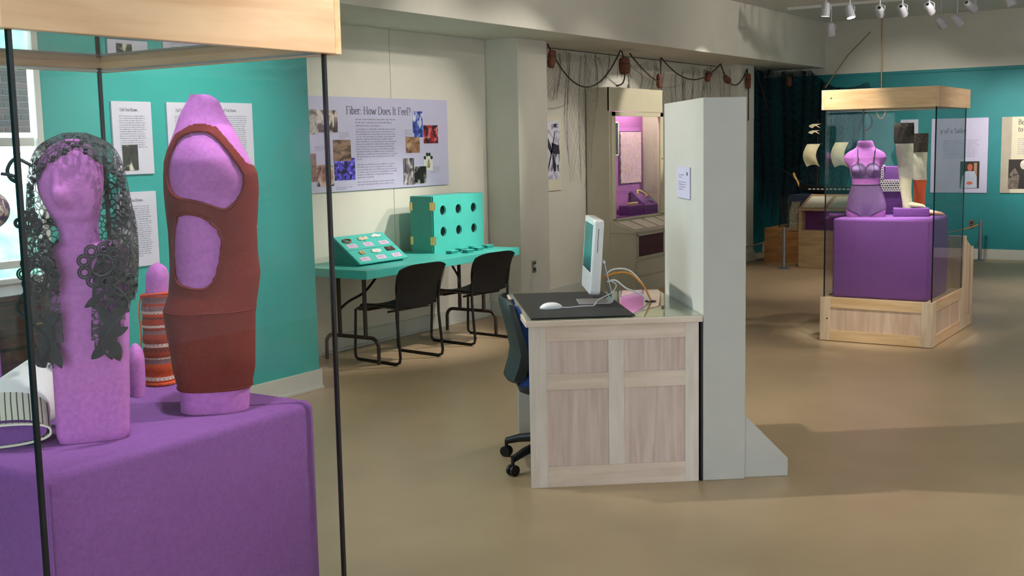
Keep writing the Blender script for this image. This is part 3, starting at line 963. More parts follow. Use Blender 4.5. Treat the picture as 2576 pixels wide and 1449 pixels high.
# ------------------------------------------------------------------ computer desk (frame: x along its front, y towards its back)
DA = math.atan2(-0.78158, 0.62381)
DO = (4.572, 2.933, 0)
DZ = 0.824
M_mapled = wood('pale_maple_upright', (236, 224, 216), (224, 210, 200), (30, 30, 2))
M_mapledp = wood('pale_maple_panel', (226, 204, 196), (208, 184, 174), (40, 40, 2.2))
M_mapledh = wood('pale_maple_rail', (236, 216, 202), (222, 200, 184), (2, 30, 30))
dk = thing('computer_desk', 'pale maple desk with panelled side and glass covered top against the grey partition', 'desk', DO, DA)
# panelled front: stiles and rails proud of four recessed panels
st = [(0.0, 0.082), (0.755, 0.822)]
for a, b_ in st:
    obj('stile', B(a, b_, 0, 0.022, 0.0, 0.79), M_mapled, dk, bevel=0.0015)
obj('stile', B(0.380, 0.456, 0, 0.022, 0.102, 0.715), M_mapled, dk, bevel=0.0015)
obj('rail', B(0.082, 0.755, 0.0, 0.022, 0.0, 0.102), M_mapledh, dk, bevel=0.0015)
obj('rail', B(0.082, 0.755, 0.0, 0.022, 0.715, 0.79), M_mapledh, dk, bevel=0.0015)
for a, b_ in ((0.082, 0.380), (0.456, 0.755)):
    obj('rail', B(a, b_, 0.0, 0.022, 0.479, 0.556), M_mapledh, dk, bevel=0.0015)
    obj('panel', B(a, b_, 0.010, 0.02, 0.100, 0.481), M_mapledp, dk)
    obj('panel', B(a, b_, 0.010, 0.02, 0.554, 0.717), M_mapledp, dk)
obj('modesty_panel', B(0.03, 0.80, 0.93, 0.955, 0, 0.79), M_grey, dk, bevel=0.002)
obj('end_board', B(0.785, 0.815, 0.02, 0.93, 0.0, 0.79), M_mapledp, dk)
obj('desk_top', B(-0.018, 0.834, -0.028, 0.985, 0.79, DZ - 0.006), M_mapledh, dk, bevel=0.003)
obj('glass_sheet', B(-0.012, 0.832, -0.022, 0.98, DZ - 0.0055, DZ), glass('desk_glass', (0.90, 0.97, 0.93), 0.06), dk)
obj('cord_hole', MB().lathe([(0.03, 0), (0.03, 0.003), (0.018, 0.003), (0.018, 0.0005)], 18, (0.69, 0.49, DZ)), M_black, dk)
# black desk mat
dm = obj('desk_mat', B(0.012, 0.515, 0.012, 0.94, 0, 0.004), pm('black_mat_vinyl', (40, 40, 42), 0.55, var=0.1, scale=60, bump=0.1, bscale=300), bevel=0.0015)
dm.location, dm.rotation_euler = (DO[0], DO[1], DZ + 0.0005), (0, 0, DA)
tag(dm, 'black desk mat lying on the glass desk top under the white computer', 'desk mat')
# grey partition beside the desk
pt = thing('partition_screen', 'tall grey freestanding partition with a triangular foot beside the desk', 'partition', DO, DA)
obj('screen', B(0.842, 1.052, -0.002, 0.825, 0, 1.851), M_grey, pt, bevel=0.004)
obj('foot_bracket', MB().prism([(1.053, 0.0), (1.275, 0.0), (1.275, 0.088), (1.053, 0.318)], 'y', 0.02, 0.055), M_grey, pt, bevel=0.003)
obj('foot_bracket', MB().prism([(1.053, 0.0), (1.275, 0.0), (1.275, 0.088), (1.053, 0.318)], 'y', 0.76, 0.795), M_grey, pt, bevel=0.003)
obj('gap_shade', B(0.830, 0.842, 0.0, 0.82, 0.0, 0.80), M_black, pt)  # black strip standing in for the shade between desk and partition
wp = Matrix.Translation(DO) @ Matrix.Rotation(DA, 4, 'Z')
lp = wp @ Vector((0.834, 0.500, 1.362))
sg = panel('instruction_card', 'small lavender instruction card fixed to the grey partition above the desk', 'sign', tuple(lp), DA - PI / 2, 0.265, 0.158, M_lav, 0.007)
m = MB()
words_block(m, 0.04, 0.16, 0.115, 2, 0.012, 0.008, seed=41)
words_block(m, 0.04, 0.2, 0.08, 4, 0.012, 0.007, seed=42)
obj('text_block', m, M_inkpale, sg)['kind'] = 'stuff'
flat(sg, 'print_mark', disc(0.22, 0.125, 0.012, 0.01, 10), M_ink, -0.0009)

# white all-in-one computer (frame: x = screen's facing reversed, i.e. back of the screen)
IR = DA + math.radians(-3)
ip = wp @ Vector((0.40, 0.525, DZ + 0.0045))
im = thing('desktop_computer', 'white all-in-one computer on an aluminium foot, screen turned to the office chair', 'computer', tuple(ip), IR)
# local x: away from the user, local y: across the screen
lean = Matrix.Rotation(math.radians(4), 4, 'Y')
bodyM = Matrix.Translation((-0.045, 0, 0.062)) @ lean
rings = []
def rrect(w, h, r, n=6):
    pts = []
    for cx, cz, a0 in ((w - r, h - r, 0), (-w + r, h - r, 90), (-w + r, -h + r, 180), (w - r, -h + r, 270)):
        pts += [(cx + r * math.cos(math.radians(a0 + 90 * i / n)), cz + r * math.sin(math.radians(a0 + 90 * i / n))) for i in range(n + 1)]
    return pts
for x, k in ((0.0, 0.988), (0.003, 0.998), (0.010, 1.0), (0.040, 1.0), (0.048, 0.99), (0.052, 0.965)):
    rings.append([(x, p * k, 0.19 + q * k) for p, q in rrect(0.213, 0.19, 0.022)])
obj('case', MB().loft(rings).xf(bodyM), M_maccase, im, smooth=40)
scr = obj('screen_bezel', B(-0.0006, 0.0005, -0.188, 0.188, 0.105, 0.355).xf(bodyM), pm('white_bezel', (214, 214, 220), 0.3), im)
obj('screen_glass', B(-0.0014, -0.0007, -0.183, 0.183, 0.110, 0.350).xf(bodyM), photo('screen_picture', [(30, 54, 66), (46, 78, 92), (66, 100, 116)], 6, 0.2), scr)
obj('disc_slot', B(0.024, 0.027, -0.2135, -0.2128, 0.215, 0.335).xf(bodyM), M_black, im)
obj('power_mark', B(-0.0012, 0, -0.002, 0.002, 0.05, 0.075).xf(bodyM), M_inkpale, im)
# aluminium foot: one bent plate
pl = [(-0.085, 0.0), (0.07, 0.0), (0.085, 0.006), (0.090, 0.02), (0.045, 0.215)]
m = MB()
for (ax, az), (bx_, bz_) in zip(pl[:-1], pl[1:]):
    dx, dz = bx_ - ax, bz_ - az
    L = math.hypot(dx, dz)
    nx, nz = -dz / L * 0.0035, dx / L * 0.0035
    m.prism([(ax - dx / L * .002, az - dz / L * .002), (bx_ + dx / L * .002, bz_ + dz / L * .002), (bx_ + nx, bz_ + nz), (ax + nx, az + nz)], 'y', -0.095, 0.095)
obj('stand', m, M_chrome, im, smooth=30)
obj('hinge_bar', MB().cyl((0.042, -0.10, 0.215), (0.042, 0.10, 0.215), 0.008, n=12), M_chrome, im, smooth=50)
def dloc(a, b_, z=0.0):
    return wp @ Vector((a, b_, DZ + z))
for lab, nm, r, mt, pts in (
    ('thick white cable looping from the computer to the desk cord hole', 'white_cable', 0.0045, M_maccase, [(0.45, 0.49, 0.145), (0.50, 0.49, 0.175), (0.58, 0.49, 0.165), (0.65, 0.49, 0.09), (0.688, 0.49, 0.004)]),
    ('orange cable looping from the computer to the desk cord hole', 'orange_cable', 0.005, pm('orange_cable_sheath', (232, 150, 60), 0.45), [(0.43, 0.47, 0.13), (0.50, 0.475, 0.155), (0.58, 0.48, 0.15), (0.655, 0.485, 0.08), (0.692, 0.488, 0.004)]),
    ('lower white cable sagging from the computer stand to the cord hole', 'white_cable', 0.005, M_maccase, [(0.455, 0.45, 0.115), (0.50, 0.455, 0.12), (0.56, 0.465, 0.075), (0.63, 0.478, 0.045), (0.684, 0.486, 0.004)]),
):
    tag(obj(nm, MB().tube(bez([dloc(*p) for p in pts], 8), r, 8), mt, smooth=60), lab, 'cable')
ms = thing('computer_mouse', 'white corded mouse on the black desk mat', 'mouse', tuple(dloc(0.145, 0.30, 0.0045)), DA + math.radians(10))
rings = []
for z, k in ((0.0, 0.90), (0.004, 0.99), (0.011, 1.0), (0.020, 0.9), (0.027, 0.7), (0.032, 0.42), (0.034, 0.1)):
    rings.append([(0.058 * k * abs(math.cos(a)) ** 0.8 * (1 if math.cos(a) > 0 else -1) * (0.96 if z > .015 else 1), 0.031 * k * abs(math.sin(a)) ** 0.8 * (1 if math.sin(a) > 0 else -1), z) for a in (2 * PI * i / 28 for i in range(28))])
obj('shell', MB().loft(rings), M_maccase, ms, smooth=60)
obj('base_rim', MB().tube([(0.057 * math.cos(a), 0.030 * math.sin(a), 0.004) for a in (2 * PI * i / 28 for i in range(28))], 0.0022, 6, True), pm('clear_grey_rim', (190, 194, 200), 0.2), ms, smooth=60)
inv = WM[ms.name].inverted()
obj('cord', MB().tube([inv @ p for p in bez([dloc(0.20, 0.305, 0.01), dloc(0.245, 0.32, 0.007), dloc(0.31, 0.35, 0.007), dloc(0.37, 0.36, 0.007), dloc(0.40, 0.40, 0.03), dloc(0.475, 0.43, 0.06), dloc(0.50, 0.44, 0.10), dloc(0.46, 0.45, 0.125)], 8)], 0.0028, 6), M_maccase, ms, smooth=60)

# office chair pushed under the desk
oc = thing('office_chair', 'black wheeled office chair with a blue seat cushion tucked behind the desk', 'chair', tuple(wp @ Vector((0.19, 0.42, 0))), DA)
M_blue = pm('blue_upholstery', (30, 62, 130), 0.85, var=0.15, scale=120, bump=0.2, bscale=400)
M_char = pm('charcoal_shell', (38, 46, 48), 0.5, var=0.1)
for k in range(5):
    a = math.radians(144 + 72 * k)
    c, s = math.cos(a), math.sin(a)
    lg = obj('leg', MB().tube([(0.03 * c, 0.03 * s, 0.135), (0.12 * c, 0.12 * s, 0.13), (0.24 * c, 0.24 * s, 0.108), (0.315 * c, 0.315 * s, 0.085)], [0.028, 0.026, 0.022, 0.018], 10), M_black, oc, smooth=60)
    px, py = 0.32 * c, 0.32 * s
    m = MB()
    for e in (-0.013, 0.013):
        m.cyl((px - s * (e - 0.008), py + c * (e - 0.008), 0.028), (px - s * (e + 0.008), py + c * (e + 0.008), 0.028), 0.028, n=16)
    m.cyl((px, py, 0.028), (px, py, 0.09), 0.009, n=10)
    obj('caster', m, M_black, lg, smooth=40)
obj('gas_column', MB().cyl((0, 0, 0.12), (0, 0, 0.42), 0.028, 0.022, 14), M_blackmetal, oc, smooth=50)
m = MB()
for z, k in ((0.40, 0.80), (0.415, 0.95), (0.44, 1.0), (0.455, 0.99)):
    pass
seatr = [[(p * k, q * k, z) for p, q in rrect(0.22, 0.22, 0.07)] for z, k in ((0.405, 0.84), (0.42, 0.97), (0.44, 1.0), (0.452, 0.995))]
obj('seat_shell', MB().loft(seatr), M_char, oc, smooth=50)
seatc = [[(p * k, q * k, z) for p, q in rrect(0.215, 0.215, 0.07)] for z, k in ((0.452, 0.99), (0.475, 1.0), (0.495, 0.96), (0.503, 0.86))]
obj('seat_cushion', MB().loft(seatc), M_blue, oc, smooth=60)
def backring(z, x, w, t):
    return [(x + (t if abs(j) > 0 else t) * 0 + dx, y, z) for dx, y in
            [(-t + 0.035 * (u * u), u * w) for u in [i / 6 for i in range(-6, 7)]] + [(0.035 * (u * u), u * w) for u in [i / 6 for i in range(6, -7, -1)]] for j in (0,)]
bk = [backring(z, x, w, t) for z, x, w, t in ((0.455, -0.215, 0.12, 0.05), (0.48, -0.225, 0.19, 0.055), (0.56, -0.205, 0.215, 0.05), (0.62, -0.205, 0.22, 0.04), (0.70, -0.225, 0.22, 0.035), (0.80, -0.255, 0.21, 0.03), (0.865, -0.275, 0.19, 0.024), (0.885, -0.283, 0.14, 0.016))]
obj('backrest_shell', MB().loft(bk), M_char, oc, smooth=50)
bk2 = [backring(z, x, w, t) for z, x, w, t in ((0.50, -0.165, 0.15, 0.03), (0.54, -0.155, 0.19, 0.045), (0.60, -0.165, 0.2, 0.04), (0.72, -0.195, 0.2, 0.03), (0.82, -0.232, 0.18, 0.02), (0.85, -0.245, 0.14, 0.01))]
obj('backrest_cushion', MB().loft(bk2), M_blue, oc, smooth=60)
obj('lever', MB().tube([(-0.05, -0.1, 0.40), (-0.1, -0.2, 0.395), (-0.12, -0.24, 0.385)], 0.006, 6), M_black, oc)


# ------------------------------------------------------------------ built-in style showcase in the recess
cx0, cx1, cy0 = 11.12, 12.42, 6.06
sc_ = thing('showcase_cabinet', 'tall beige showcase cabinet with a glazed purple interior and sloped reading rail', 'display case', ((cx0 + cx1) / 2, 6.2, 0))
H_ = 2.242
m = MB().box(cx0, cx0 + 0.03, cy0, YW - 0.02, 0, H_).box(cx1 - 0.03, cx1, cy0, YW - 0.02, 0, H_).box(cx0 + 0.0305, cx1 - 0.0305, YW - 0.04, YW - 0.02, 0, H_ - 0.031).box(cx0 + 0.0305, cx1 - 0.0305, cy0, YW - 0.0205, H_ - 0.03, H_).box(cx0 + 0.031, cx1 - 0.031, cy0, YW - 0.041, 0.01, 0.80)
obj('carcass', m, M_cab, sc_, world=True)
obj('header_board', B(cx0, cx1, cy0 - 0.004, cy0 + 0.02, 1.985, H_), pm('cream_header', (216, 206, 176), 0.5, var=0.02), sc_, world=True, bevel=0.003)
fr = MB().box(cx0 + 0.03, cx0 + 0.115, cy0 - 0.02, cy0 + 0.02, 0.80, 1.98).box(cx1 - 0.09, cx1 - 0.01, cy0 - 0.02, cy0 + 0.02, 0.80, 1.98).box(cx0 + 0.03, cx1 - 0.01, cy0 - 0.02, cy0 + 0.02, 1.932, 1.98).box(cx0 + 0.03, cx1 - 0.01, cy0 - 0.02, cy0 + 0.02, 0.792, 0.815)
obj('door_frame', fr, pm('cream_header', (216, 206, 176), 0.5), sc_, world=True, bevel=0.003)
obj('glass_door', B(cx0 + 0.115, cx1 - 0.09, cy0 - 0.004, cy0 + 0.001, 0.815, 1.932), M_glass, sc_, world=True)
obj('lock', MB().cyl((cx1 - 0.05, cy0 - 0.028, 1.45), (cx1 - 0.05, cy0 - 0.019, 1.45), 0.012, n=10), M_brass, sc_, world=True)
obj('felt_backing', B(cx0 + 0.031, cx1 - 0.031, YW - 0.06, YW - 0.041, 0.82, H_ - 0.05), M_felt, sc_, world=True)
obj('felt_floor', B(cx0 + 0.031, cx1 - 0.031, cy0 + 0.022, YW - 0.06, 0.80, 0.825), M_felt2, sc_, world=True)
# sloped rail and lower cabinet
ry0 = 5.765
obj('drawer_cabinet', B(cx0, cx1, ry0, cy0, 0.0, 0.668), M_cab, sc_, world=True, bevel=0.003)
obj('reading_rail', MB().prism([(ry0 - 0.01, 0.668), (ry0 - 0.01, 0.69), (cy0 - 0.003, 0.795), (cy0 - 0.003, 0.668)], 'x', cx0 - 0.005, cx1 + 0.005), M_cab, sc_, world=True, bevel=0.002)
sl2 = Vector((0, cy0 - ry0, 0.105)).normalized()
nr2 = Vector((0, -sl2.z, sl2.y))
for k in range(4):
    a = cx0 + 0.06 + k * 0.31
    m = MB()
    vs = []
    for e in (0.001, 0.008):
        for d in (0.035, 0.27):
            for x in (a, a + 0.25):
                vs.append(Vector((x, ry0 - 0.01, 0.69)) + sl2 * d + nr2 * e)
    m.add(vs, [(0, 2, 3, 1), (4, 5, 7, 6), (0, 1, 5, 4), (2, 6, 7, 3), (0, 4, 6, 2), (1, 3, 7, 5)])
    obj('caption_card', m, M_paper, sc_, world=True, bevel=0.001, segs=1)
wf_ = MB().box(cx0 + 0.06, cx0 + 0.085, ry0 - 0.012, ry0, 0.40, 0.655).box(cx0 + 0.70, cx0 + 0.725, ry0 - 0.012, ry0, 0.40, 0.655).box(cx0 + 0.06, cx0 + 0.725, ry0 - 0.012, ry0, 0.635, 0.66).box(cx0 + 0.06, cx0 + 0.725, ry0 - 0.012, ry0, 0.385, 0.41)
obj('window_surround', wf_, M_cab, sc_, world=True, bevel=0.002)
obj('dark_window', B(cx0 + 0.085, cx0 + 0.70, ry0 - 0.005, ry0 - 0.001, 0.41, 0.635), pm('dark_plum_glass', (72, 40, 66), 0.15), sc_, world=True)
for z0, z1 in ((0.20, 0.365), (0.025, 0.185)):
    obj('drawer', B(cx0 + 0.03, cx1 - 0.03, ry0 - 0.012, ry0, z0, z1), M_cab, sc_, world=True, bevel=0.004)
_l = bpy.data.lights.new('showcase_fill', 'AREA')  # fill light added under the cabinet top to brighten the interior
_l.shape, _l.size, _l.size_y, _l.energy, _l.color = 'RECTANGLE', 0.9, 0.06, 7.0, (1, 0.93, 0.85)
_lo = bpy.data.objects.new('showcase_fill', _l)
_lo.location, _lo.rotation_euler = ((cx0 + cx1) / 2, cy0 + 0.08, 2.19), (math.radians(12), 0, 0)
COL.objects.link(_lo)
# things inside the showcase
o = thing('embroidered_cloth', 'pale embroidered cloth mounted on purple felt inside the beige showcase', 'textile', (cx0 + 0.92, YW - 0.075, 1.12))
m = MB()
n, mm = 24, 40
vs = [(cx0 + 0.67 + 0.51 * i / n, YW - 0.085 + 0.004 * math.sin(i * 1.7) * math.sin(j * 0.9), 1.18 + 0.585 * j / mm) for j in range(mm + 1) for i in range(n + 1)]
fs = [(j * (n + 1) + i, j * (n + 1) + i + 1, (j + 1) * (n + 1) + i + 1, (j + 1) * (n + 1) + i) for j in range(mm) for i in range(n)]
k = len(vs)
m.add(vs, fs)
m.add([(x, y + 0.012, z) for x, y, z in vs], [f[::-1] for f in fs])
obj('cloth', m, photo('gold_stitched_pink', [(206, 160, 196), (214, 172, 198), (232, 206, 190), (206, 160, 196)], 34), o, world=True, smooth=60)
obj('backing_board', B(cx0 + 0.655, cx0 + 1.19, YW - 0.072, YW - 0.0605, 1.165, 1.775), pm('deep_purple_board', (90, 50, 104), 0.8), o, world=True)
o = panel('framed_print', 'narrow dark framed print standing at the hinge side of the showcase', 'picture', (cx0 + 0.535, YW - 0.075, 1.50), math.radians(0), 0.10, 0.38, pm('dark_slate_print', (36, 48, 60), 0.4), 0.01)
fm = MB().box(0, 0.10, -0.006, 0.0, 0, 0.014).box(0, 0.10, -0.006, 0, 0.366, 0.38).box(0.088, 0.10, -0.006, 0, 0, 0.38)
obj('gilt_edge', fm, M_paper, o)
o = thing('felt_block', 'low purple felt block with a rolled tool on it, on the showcase floor', 'display block', (cx0 + 0.70, 6.18, 0.825))
obj('block', B(cx0 + 0.54, cx0 + 0.90, 6.10, 6.24, 0.825, 0.935), M_felt2, o, world=True, bevel=0.006)
o = thing('wooden_bobbin', 'pale wooden bobbin lying on the low purple block in the showcase', 'bobbin', (cx0 + 0.72, 6.16, 0.935))
obj('shaft', MB().cyl((cx0 + 0.58, 6.15, 0.95), (cx0 + 0.86, 6.17, 0.95), 0.012, 0.015, 10), M_maple, o, world=True, smooth=50)
obj('thread', MB().cyl((cx0 + 0.64, 6.154, 0.95), (cx0 + 0.78, 6.164, 0.95), 0.017, n=12), pm('gold_thread', (206, 184, 116), 0.7), o, world=True, smooth=50)
o = thing('felt_wedge', 'sloped purple felt wedge with bright jewellery, on the showcase floor', 'display block', (cx0 + 1.04, 6.17, 0.825))
obj('wedge', MB().prism([(6.08, 0.825), (6.08, 0.92), (6.27, 1.09), (6.27, 0.825)], 'x', cx0 + 0.90, cx0 + 1.22), M_felt2, o, world=True, bevel=0.005)
o = thing('gold_ornament', 'curved gold and green ornament on the sloped purple wedge', 'ornament', (cx0 + 1.04, 6.17, 1.0))
obj('band', MB().tube(bez([(cx0 + 0.96, 6.21, 1.045), (cx0 + 1.02, 6.245, 1.085), (cx0 + 1.10, 6.23, 1.07), (cx0 + 1.14, 6.19, 1.03), (cx0 + 1.08, 6.17, 1.015)]), 0.012, 8), pm('gold_braid', (220, 190, 110), 0.5), o, world=True, smooth=60)
obj('stone', MB().ball((cx0 + 1.11, 6.12, 0.975), 0.03, 0.02, 0.02), pm('green_stone', (60, 140, 120), 0.2), o, world=True, smooth=60)


# ------------------------------------------------------------------ fishing nets, ropes and floats
def net(name, label, mat, top_pts, lens, spacing, r, axis='x', depth=0.05, seed=1, slack=0.04):
    """knotted netting hung from points: twine running both ways, gathered at the hang points"""
    rnd = random.Random(seed)
    o = thing(name, label, 'fishing net', tuple(top_pts[0]))
    P0 = [Vector(p) for p in top_pts]
    cum = [0.0]
    for a, b_ in zip(P0[:-1], P0[1:]):
        cum.append(cum[-1] + (b_ - a).length)
    T = cum[-1]
    def top(s):
        s = min(max(s, 0), T)
        for i in range(len(P0) - 1):
            if s <= cum[i + 1] or i == len(P0) - 2:
                t = (s - cum[i]) / (cum[i + 1] - cum[i])
                p = P0[i].lerp(P0[i + 1], t)
                d = cum[i + 1] - cum[i]
                return p + Vector((0, 0, -slack * d * 4 * t * (1 - t))), i, t
    ph = [rnd.uniform(0, 6.28) for _ in range(6)]
    def pos(s, v):
        p, i, t = top(s)
        L = np.interp(s, cum, lens)
        w = depth * (0.4 * math.sin(s * 9 + ph[0]) + 0.35 * math.sin(s * 23 + ph[1] + v * 2) + 0.25 * math.sin(s * 41 + ph[2]))
        gather = 0.30 * (t - 0.5 if t > 0.5 else t - 0.5) * 0
        q = p + Vector((0, 0, -L * v))
        if axis == 'x':
            q += Vector((0.03 * math.sin(v * 5 + s * 6 + ph[3]), w, 0))
        else:
            q += Vector((w, 0.03 * math.sin(v * 5 + s * 6 + ph[3]), 0))
        return q
    m = MB()
    K = int(T / spacing)
    for i in range(-K // 2, K + K // 2):
        for sgn in (1, -1):
            s0 = i * spacing + rnd.uniform(-0.3, 0.3) * spacing
            pts = []
            vmax = rnd.uniform(0.75, 1.0)
            for k in range(17):
                v = k / 16 * vmax
                s = s0 + sgn * v * T * 0.05
                if 0 <= s <= T:
                    pts.append(pos(s, v))
            if len(pts) > 2:
                m.tube(pts, r, 3)
    nt_ = obj('netting', m, mat, o, world=True)
    nt_['kind'] = 'stuff'
    return o, top
hang = [(9.76, 6.10, 2.60), (10.28, 6.12, 2.59), (10.48, 6.14, 2.59), (10.75, 6.14, 2.58), (10.91, 6.12, 2.588), (11.28, 6.10, 2.62), (11.49, 6.12, 2.60), (12.22, 6.12, 2.595), (13.39, 6.12, 2.585), (13.93, 6.10, 2.61), (14.50, 6.10, 2.59)]
no, _ = net('fishing_net', 'thin brown fishing net swagged along the recess above the showcase', M_net, hang, [0.5, 0.45, 1.45, 1.4, 0.33, 0.30, 0.28, 0.30, 0.9, 0.8, 0.6], 0.026, 0.0009, 'x', 0.06, 3, 0.12)
def rope(label, pts, r=0.008, mat=M_rope, name='net_rope'):
    return tag(obj(name, MB().tube(pts, r, 7), mat, smooth=60), label, 'rope')
rr = []
rr += cat_curve((9.78, 6.0, 2.61), (11.28, 6.0, 2.63), 0.40, 20)
rr += bez([(11.30, 5.99, 2.62), (11.33, 5.98, 2.50), (11.34, 5.98, 2.36), (11.30, 5.99, 2.28), (11.22, 6.02, 2.252)], 5)
rope('dark rope swag from the column to the cork float over the showcase', rr)
rope('dark rope falling from the beam to the narrow float on the showcase top', cat_curve((11.50, 6.0, 2.61), (12.20, 6.0, 2.33), 0.03, 12) + [Vector((12.215, 6.0, 2.255))])
rope('dark rope rising from the showcase top and swagging on along the beam', [Vector((12.23, 5.98, 2.26)), Vector((12.22, 5.98, 2.60))] + cat_curve((12.24, 5.98, 2.60), (13.93, 5.98, 2.61), 0.22, 18))
rope('dark rope hanging from the beam behind the top of the grey partition', cat_curve((13.93, 5.98, 2.61), (14.72, 5.94, 2.58), 0.24, 14) + [Vector((14.74, 5.93, 2.3)), Vector((14.74, 5.93, 1.9))])
rope('dark slanting rope that ends the net row beside the far column', bez([(14.95, 5.93, 2.61), (15.05, 5.92, 2.5), (15.25, 5.9, 2.2), (15.4, 5.9, 2.02)], 6))
rope('taut thin line strung along the recess under the beam', [Vector((9.75, 6.3, 2.62)), Vector((16.1, 6.3, 2.62))], 0.004)
def float_(label, p, d, r=0.035, L=0.13):
    p, d = Vector(p), Vector(d).normalized()
    q = d.to_track_quat('Z', 'Y').to_matrix().to_4x4()
    f_ = thing('cork_float', label, 'float', tuple(p))
    obj('cork', MB().lathe([(r * 0.55, -L / 2), (r * 0.9, -L / 2 + 0.012), (r, -L / 4), (r, L / 4), (r * 0.9, L / 2 - 0.012), (r * 0.55, L / 2)], 14).xf(Matrix.Translation(p) @ q), M_cork, f_, world=True, smooth=50)
    obj('binding', MB().tube([Vector(p) + q.to_3x3() @ Vector(((r + 0.001) * math.cos(a), (r + 0.001) * math.sin(a), 0.02)) for a in (2 * PI * i / 14 for i in range(14))], 0.004, 6, True), M_rope, f_, world=True, smooth=60)
float_('weathered cork float on the rope beside the cream column', (9.84, 5.99, 2.47), (0.2, 0, 1), 0.04, 0.17)
float_('square-ended red cork float hanging above the showcase corner', (11.335, 5.98, 2.47), (0, 0, 1), 0.06, 0.18)
float_('dark narrow float on the rope at the showcase header', (12.215, 6.0, 2.34), (0, 0, 1), 0.03, 0.16)
float_('tilted red float on the swag beyond the showcase', (13.55, 5.98, 2.44), (0.5, 0, 0.8), 0.04, 0.14)
float_('small dark float low on the swag above the partition', (14.12, 5.97, 2.42), (0.9, 0, -0.4), 0.04, 0.14)
float_('long dark float on the rope behind the partition top', (14.735, 5.93, 2.42), (0, 0, 1), 0.035, 0.2)
hang2 = [(15.55, 6.15, 2.62), (15.75, 6.0, 2.62), (15.9, 5.85, 2.60), (16.05, 5.72, 2.61), (16.15, 5.58, 2.60), (16.2, 5.4, 2.44), (16.25, 5.1, 2.35), (16.28, 4.8, 2.42)]
net('fishing_net', 'heavy dark blue fishing net hanging in the far teal alcove', M_netdark, hang2, [1.8, 2.2, 2.45, 2.5, 2.4, 2.2, 1.6, 0.5], 0.0085, 0.0022, 'y', 0.10, 5, 0.10)
float_('red float caught in the heavy dark net', (15.85, 5.78, 2.44), (0.2, 0.1, 1), 0.04, 0.14)
rope('tan cord hanging straight from the ceiling behind the far case', [Vector((15.4, 4.38, 3.27)), Vector((15.4, 4.375, 2.6)), Vector((15.4, 4.37, 2.10))], 0.009, M_hemp, 'hemp_cord')
lp_ = [Vector((15.4, 4.37 + 0.055 * math.sin(a), 2.0 + 0.11 * math.cos(a))) for a in (2 * PI * i / 20 for i in range(20))]
tag(obj('rope_loop', MB().tube(lp_, 0.009, 7, True), M_hemp, smooth=60), 'pale rope loop hanging behind the glass of the far case', 'rope')
rope('tan cord slanting down from the ceiling to the dark net', [Vector((16.2, 4.76, 3.08)), Vector((16.0, 5.0, 2.77)), Vector((15.9, 5.28, 2.34))], 0.008, M_hemp, 'hemp_cord')
rope('black hooked cord hanging near the far wall behind the case', bez([(16.0, 4.86, 2.2), (15.95, 4.78, 2.05), (15.95, 4.66, 1.92), (15.95, 4.66, 1.8), (15.95, 4.76, 1.72)], 6), 0.012, M_black, 'hooked_cord')


